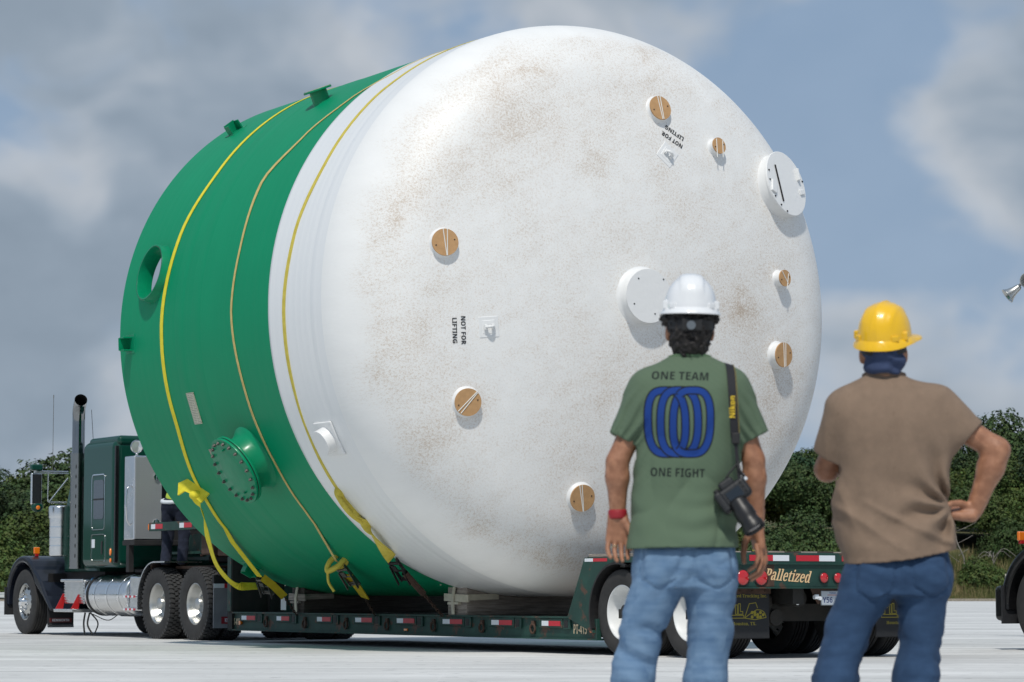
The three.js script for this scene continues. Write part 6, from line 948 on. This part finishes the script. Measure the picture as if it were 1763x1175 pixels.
function leafCrown(seed, lobes, leaves, size, tint) {   // leaf clumps through the crown, each a few bent leaves
  const r = mulberry(seed), pos = [], col = [], c = new THREE.Color(), n = V(0, 0, 0), q = new THREE.Quaternion(), a = V(0, 0, 0);
  const tot = lobes.reduce((s, l) => s + l[3] * l[3], 0);
  for (const [lx, ly, lz, lr, fy = 0.85] of lobes) {
    const k = Math.round(leaves * lr * lr / tot), sh = 0.8 + 0.4 * r();
    for (let i = 0; i < k; i++) {
      const u = r() * 2 - 1, ph = r() * 2 * Math.PI, s = Math.sqrt(1 - u * u); n.set(s * Math.cos(ph), u, s * Math.sin(ph));
      const bump = 1 + 0.38 * n3(n.x * 2.2 + lx, n.y * 2.2 + ly, n.z * 2.2 + seed), dd = lr * bump * (0.62 + 0.38 * Math.pow(r(), 0.5)); if (u < -0.55 && r() < 0.7) continue;
      const px = lx + n.x * dd, py = ly + n.y * dd * fy, pz = lz + n.z * dd;
      const hue = sh * (0.75 + 0.5 * r()); c.setRGB(tint[0] * hue * (0.8 + 0.5 * r()), tint[1] * hue, tint[2] * hue * (0.8 + 0.4 * r()));
      for (let l = 0; l < 3; l++) {
        a.set(n.x + (r() - .5) * 1.5, n.y + 0.25 + (r() - .5) * 1.5, n.z + (r() - .5) * 1.5).normalize(); q.setFromUnitVectors(V(0, 0, 1), a).multiply(new THREE.Quaternion().setFromAxisAngle(V(0, 0, 1), r() * 6.3)); const L = size * (0.55 + 0.75 * r()), w = L * 0.40;
        const ox = (r() - .5) * size * 1.3, oy = (r() - .5) * size * 1.3, oz = (r() - .5) * size * 1.3;
        const v = [[0, -L / 2, 0], [w, 0, 0.14 * L], [0, L / 2, 0], [-w, 0, 0.14 * L]].map(t => a.set(...t).applyQuaternion(q).toArray());
        for (const t of [0, 1, 2, 0, 2, 3]) { pos.push(px + ox + v[t][0], py + oy + v[t][1], pz + oz + v[t][2]); col.push(c.r, c.g, c.b); }
      }
    }
  }
  const g = new THREE.BufferGeometry(); g.setAttribute('position', new THREE.Float32BufferAttribute(pos, 3)); g.setAttribute('color', new THREE.Float32BufferAttribute(col, 3)); g.computeVertexNormals(); return g;
}
M.leaf = new THREE.MeshStandardMaterial({ color: 0xffffff, roughness: 0.75, vertexColors: true, side: THREE.DoubleSide });
M.bark = std([1, 1, 1], 0.95, 0, { map: mottled(S(62, 52, 42), S(100, 88, 74), 8, 121, .06, 128) });
M.deadBark = std([0.26, 0.24, 0.21], 0.9);
const TINT = [[0.038, 0.074, 0.015], [0.024, 0.054, 0.018], [0.058, 0.098, 0.016], [0.030, 0.064, 0.022]];
const randLobes = (seed, n, R, H, y0) => { const r = mulberry(seed), o = []; for (let i = 0; i < n; i++) { const a = r() * 6.28, d = R * 0.72 * Math.sqrt(r()), h = y0 + (H - y0) * (0.25 + 0.62 * r() * (1 - 0.45 * d / R)); o.push([d * Math.cos(a), h, d * Math.sin(a), R * (0.36 + 0.26 * r())]); } o.push([0, y0 + (H - y0) * 0.45, 0, R * 0.7]); return o; };
// kinds, unit about 8 m high
const KIND = [
  { n: 'broadleaf', l: randLobes(3, 11, 3.4, 8.4, 2.0), k: 4600, s: 0.25, t: TINT[0], trunk: 3 }, { n: 'dark', l: randLobes(8, 12, 3.0, 9.0, 1.8), k: 4600, s: 0.24, t: TINT[1], trunk: 3 },
  { n: 'pale', l: randLobes(12, 9, 3.6, 7.4, 1.6), k: 4400, s: 0.24, t: TINT[2], trunk: 2.4 }, { n: 'bush', l: [[0, 1.5, 0, 2.1, 0.8], [1.5, 1.1, .4, 1.5], [-1.5, 1.2, .2, 1.6], [0.4, 1.0, 1.4, 1.5], [-.6, 2.3, 0, 1.3]], k: 3000, s: 0.20, t: TINT[2], trunk: 0.8 },
  { n: 'vine', l: [[0, 1.8, 0, 2.5, 0.9], [1.6, 1.4, .8, 1.9], [-1.7, 1.5, .5, 2.0], [0, 3.2, -.2, 1.7]], k: 4000, s: 0.19, t: TINT[0], trunk: 1.2 },
];
const crownG = KIND.map((k, i) => leafCrown(300 + i * 7, k.l, k.k, k.s, k.t));
const trunkG = KIND.map(k => { const gs2 = [new THREE.CylinderGeometry(0.12, 0.26, k.trunk + 1.5, 8).translate(0, (k.trunk + 1.5) / 2 - 0.4, 0)]; k.l.slice(0, 5).forEach(l => gs2.push(tube([[0, k.trunk * 0.7, 0], [l[0] * 0.4, mix(k.trunk, l[1], 0.6), l[2] * 0.4], [l[0] * .8, l[1], l[2] * .8]], 0.07, 8, 5))); return merged(gs2); });
function tree(kind, x, d, sc, turn, name, label, cat, group, sy = 1) {
  const o = new THREE.Group(); o.name = numbered(name); o.position.set(x, hillY(x, d), -EDGE - d); o.rotation.y = turn; o.scale.set(sc, sc * sy, sc); scene.add(o); tag(o, label, cat, group);
  const add = (n, g, m) => { const k = new THREE.Mesh(g, m); k.name = n; k.castShadow = k.receiveShadow = true; o.add(k); }; add('trunk', trunkG[kind], M.bark); add('crown', crownG[kind], M.leaf); return o;
}
{
  // left, behind the truck
  tree(0, -36.9, 20, 1.34, 0.4, 'tree', 'tallest tree at the left, just left of the truck’s exhaust stack', 'tree');
  tree(1, -40.4, 24, 1.06, 1.9, 'tree', 'dark tree above the truck mirror at the left of the photo', 'tree');
  tree(2, -43.4, 22, 1.10, 2.8, 'tree', 'leafy tree cut by the left edge of the photo', 'tree');
  tree(0, -33.6, 26, 1.12, 3.6, 'tree', 'tree half hidden behind the truck’s exhaust stack and sleeper', 'tree');
  tree(3, -38.2, 4, 1.15, 0.6, 'shrub', 'leafy shrub above the front fender of the green truck, by the guard rail', 'shrub');
  tree(4, -35.6, 9, 1.05, 1.6, 'shrub', 'vine covered shrub behind the truck’s side mirror', 'shrub');
  tree(4, -41.5, 6, 1.1, 2.2, 'shrub', 'vine covered shrub at the left edge behind the guard rail', 'shrub');
  tree(3, -33.2, 5, 1.2, 5.1, 'shrub', 'shrub seen between the air cleaner and the front fender of the truck', 'shrub');
  // right, behind the two onlookers
  tree(1, 20.6, 30, 1.04, 0.2, 'tree', 'dark tree emerging from behind the right edge of the tank', 'tree');
  tree(0, 24.6, 26, 0.92, 2.4, 'tree', 'broad tree beside the brown-shirted person’s left elbow', 'tree');
  tree(2, 28.6, 30, 0.98, 1.1, 'tree', 'pale tree hidden behind the brown-shirted person’s back', 'tree');
  tree(1, 33.6, 30, 1.12, 4.4, 'tree', 'dark tree seen under the bent arm of the brown-shirted person', 'tree');
  tree(0, 43.3, 36, 1.24, 0.9, 'tree', 'tallest tree with a small rounded top right of the bent elbow', 'tree', null, 1.12);
  tree(1, 46.5, 30, 1.1, 5.2, 'tree', 'dark tree cut by the right edge of the photo', 'tree');
  tree(2, 39.2, 22, 0.8, 3.3, 'tree', 'small loose tree on the slope below the bent elbow', 'tree');
  tree(4, 22.6, 10, 1.28, 0.3, 'shrub', 'large rounded vine covered shrub between the two onlookers', 'shrub');
  tree(3, 24.4, 3, 1.25, 1.4, 'shrub', 'light green shrub just above the trailer’s rear sill', 'shrub');
  tree(4, 19.3, 6, 1.1, 4.1, 'shrub', 'dark vine covered shrub above the beacon on the trailer tail', 'shrub');
  tree(3, 27.0, 6, 1.1, 2.2, 'shrub', 'shrub behind the brown-shirted person’s waist', 'shrub');
  tree(3, 35.6, 6, 0.85, 0.9, 'shrub', 'round green shrub in the grass right of the brown-shirted person’s hip', 'shrub');
  tree(4, 40.4, 20, 0.8, 2.9, 'shrub', 'shrub on the slope above the second truck’s amber lamp', 'shrub');
  // the rest of the wood reads as one mass
  const r = mulberry(4711), list = [];
  const rows = [];
  for (let i = 0; i < 260; i++) { const x = mix(-175, 175, r()), d = 14 + 62 * r(), inView = (x > 17 && x < 48) || (x < -28 && x > -46); if (inView && d < 26) continue; rows.push([x, d]); }
  for (let i = 0; i < 90; i++) { const x = mix(-44, -27, r()), d = 12 + 34 * r(); rows.push([x, d]); const x2 = mix(16, 50, r()); rows.push([x2, 26 + 40 * r()]); if (i < 50) rows.push([mix(34, 50, r()), 24 + 22 * r()]); }
  for (let i = 0; i < 240; i++) rows.push([mix(-420, -46, r()), 3 + 60 * r()]);
  for (let i = 0; i < 130; i++) { const x = mix(-175, 175, r()); if ((x > 33 && x < 46)) continue; rows.push([x, 1 + 16 * r(), 1]); }
  for (const [x, d, b] of rows) list.push([b ? 3 + (r() < .5 ? 1 : 0) : (r() * 3) | 0, x, d, b ? 0.7 + 0.6 * r() : 0.72 + 0.34 * r(), r() * 6.3, 0.85 + 0.3 * r()]);
  const wood = new THREE.Group(); wood.name = 'woodland'; tag(wood, 'mass of dark green woodland covering the hill behind the yard', 'woodland', null, 'stuff'); scene.add(wood);
  const mt = new THREE.Matrix4(), qq = new THREE.Quaternion(), cc = new THREE.Color();
  for (let k = 0; k < 5; k++) { const L = list.filter(l => l[0] === k); const im = new THREE.InstancedMesh(crownG[k], M.leaf, L.length); im.name = 'foliage'; im.userData.kind = 'stuff'; L.forEach((l, i) => { qq.setFromEuler(new THREE.Euler(0, l[4], 0)); mt.compose(V(l[1], hillY(l[1], l[2]), -EDGE - l[2]), qq, V(l[3] * 1.1, l[3] * l[5], l[3] * 1.1)); im.setMatrixAt(i, mt); const v = 0.6 + 0.8 * r(), w = r(); im.setColorAt(i, cc.setRGB(v * (0.8 + 0.55 * w), v * (0.95 + 0.15 * w), v * (0.7 + .5 * (1 - w)))); }); im.castShadow = im.receiveShadow = true; wood.add(im); }
  // wood on the left of the yard, out of the frame, which darkens what the truck's side mirrors
  // tall grass on the slope
  const tuft = []; for (let b = 0; b < 9; b++) { const a = r() * 6.3, h = 0.7 + 0.6 * r(), lx = (r() - .5) * .5, lz = (r() - .5) * .5, bx = Math.cos(a) * 0.35 * r(), bz = Math.sin(a) * 0.35 * r(), w = 0.03 + 0.02 * r(); tuft.push(lx - w, 0, lz, lx + w, 0, lz, lx + bx * .4, h * .6, lz + bz * .4, lx + w, 0, lz, lx + bx, h, lz + bz, lx + bx * .4, h * .6, lz + bz * .4); }
  const tg = new THREE.BufferGeometry(); tg.setAttribute('position', new THREE.Float32BufferAttribute(tuft, 3)); tg.computeVertexNormals();
  const N = 9000, gm = new THREE.InstancedMesh(tg, std([1, 1, 1], 0.9, 0, { side: THREE.DoubleSide }), N); gm.name = 'grass'; tag(gm, 'tall olive and straw coloured grass on the slope at the yard edge', 'grass', null, 'stuff');
  for (let i = 0; i < N; i++) { const x = i < 6500 ? mix(14, 48, r()) : mix(-48, -24, r()), d = 0.5 + 24 * r() * r(); qq.setFromEuler(new THREE.Euler(0, r() * 6.3, 0)); const s = (0.55 + 0.75 * r()) * sstep(-0.5, 4, d) * 0.9 + 0.12; mt.compose(V(x, hillY(x, d) - 0.05, -EDGE - d), qq, V(s, s, s)); gm.setMatrixAt(i, mt); const dry = r() < 0.3 + 0.3 * n3(x * .3, d * .3, 1) ? 1 : 0, v = 0.7 + 0.6 * r(); gm.setColorAt(i, dry ? cc.setRGB(0.24 * v, 0.19 * v, 0.09 * v) : cc.setRGB(0.09 * v, 0.105 * v, 0.028 * v)); }
  gm.castShadow = gm.receiveShadow = true; scene.add(gm);
}
{
  // bare grey sapling under the bent arm
  const o = wthing('bare_tree', 'bare pale grey dead sapling in the scrub beside the bent arm', 'tree', [35.2, hillY(35.2, 13), -EDGE - 13]); const r = mulberry(99);
  part('trunk', tube([[0, -0.2, 0], [0.3, 1.5, 0], [-0.3, 3, 0.1], [-0.6, 4.6, 0], [-0.5, 6.0, 0]], 0.06, 24, 6), M.deadBark, o);
  for (let i = 0; i < 9; i++) part('twig', (() => { const y = 1.4 + i * 0.48, s = i % 2 ? 1 : -1, L = 0.8 + r(); return tube([[-0.1 - i * .04, y, 0], [-0.1 + s * L * .5, y + 0.35, (r() - .5) * .5], [-0.1 + s * L, y + 0.5 + r() * .6, (r() - .5)]], 0.018, 8, 5); })(), M.deadBark, o);
  const b2 = wthing('bare_tree', 'fallen pale dead branches on the slope left of the second truck', 'branch', [37.6, hillY(37.6, 12), -EDGE - 12]);
  for (let i = 0; i < 7; i++) part('branch', (() => { const a = r() * 6.3; return tube([[0, 1.2 + r(), 0], [Math.cos(a) * .8, 1.6 + r(), Math.sin(a) * .4], [Math.cos(a) * 1.8, 1.2 + 1.4 * r(), Math.sin(a)]], 0.022, 8, 5); })(), M.deadBark, b2);
  const st = wthing('wooden_stake', 'weathered wooden stake standing in the tall grass', 'stake', [37.0, hillY(37, 3), -EDGE - 3]); part('stake', [rbox(0.14, 2.0, 0.12, 0.02, 0, 0.95, 0, 0, 0, 0.04)], M.paleWood, st);
  const hose = wthing('blue_pipe', 'blue pipe lying with scraps on the yard edge', 'pipe', [36.2, 0, -198]); part('pipe', tube([[-0.9, 0.12, 0.2], [0.2, 0.22, 0], [1.2, 0.4, 0], [2.2, 0.62, -0.2]], 0.05, 24, 8), std([0.02, 0.10, 0.32], 0.5), hose); part('scrap', [tube([[-1.4, 0.06, 0], [-0.6, 0.1, 0.2], [0.2, 0.06, 0.3]], 0.05, 12, 6), tube([[-1.2, 0.08, 0.3], [-0.4, 0.05, 0.1], [0.6, 0.06, -.1]], 0.04, 12, 6), rbox(0.9, 0.08, 0.3, 0.03, 0.4, 0.05, 0.3)], M.rust, hose);
  const kb = part('verge', [rbox(90, 0.26, 1.2, 0.08, 58, 0.05, -EDGE + 1.2), rbox(70, 0.2, 1.2, 0.08, -62, 0.03, -EDGE + 1.2)], std([1, 1, 1], 0.95, 0, { map: mottled(S(112, 104, 92), S(160, 152, 138), 7, 131, .06, 256) }), scene); tag(kb, 'strip of bare earth where the yard meets the grass', 'verge', null, 'structure');
  const gr = wthing('guard_rail', 'white steel guard rail at the far left edge of the yard', 'guard rail', [-36, 0, -150]);
  part('rail', [rbox(16.6, 0.30, 0.06, 0.02, 0.4, 0.5, 0.05), rbox(16.6, 0.07, 0.10, 0.02, 0.4, 0.6, 0.06), rbox(16.6, 0.07, 0.10, 0.02, 0.4, 0.42, 0.06)], std([0.5, 0.52, 0.5], 0.6), gr);
  for (let i = 0; i < 6; i++) part('post', box(0.14, 0.7, 0.12, -7.4 + i * 3.1, 0.33, -0.05), M.steel, gr);
}
// ---------------------------------------------------------------- second truck at the right edge, and the lamp mast behind it
{
  const t2 = truck.clone(); t2.name = numbered('semi_truck'); t2.position.x += 14.17; t2.position.z += 12.81; scene.add(t2);
  tag(t2, 'dark truck cut off by the right edge, showing only front wheel and fender', 'truck');
  const maroon = phy([0.05, 0.006, 0.008], 0.4, 0, { clearcoat: 0.8, clearcoatRoughness: 0.1 });
  t2.traverse(o => { if (o.isMesh) { if (o.material === M.truckGreen) o.material = maroon; else if (o.material === M.truckBlue) o.material = M.blackGloss; if (o.name === 'fender_lamp' || o.name === 'lamp_foot') { o.position.z -= 0.62; o.position.x -= 0.05; o.position.y -= 0.01; } } });
  const m = wthing('lamp_mast', 'pair of chrome bell floodlights high on a pole at the right edge', 'lamp', [7.63, 0, -40]);
  part('pole', cylY(0.06, 5.3, 0, 2.65, 0), M.steel, m); part('arm', rod([0, 5.2, 0], [-0.22, 5.15, 0], 0.02), M.steel, m);
  const bell = () => lathe([[0.0001, 0], [0.035, 0.0], [0.05, 0.03], [0.06, 0.10], [0.085, 0.18], [0.115, 0.23], [0.12, 0.24], [0.105, 0.232], [0.05, 0.12], [0.0001, 0.1]], 28);
  const l1 = bell(); l1.rotateZ(rad(128)); l1.translate(-0.215, 5.13, 0); part('lamp_bell', l1, M.alloy, m);
  const l2 = bell(); l2.rotateX(rad(100)); l2.translate(-0.15, 5.225, 0.05); part('lamp_bell', l2, M.alloy, m);
}
renderer.render(scene, camera);
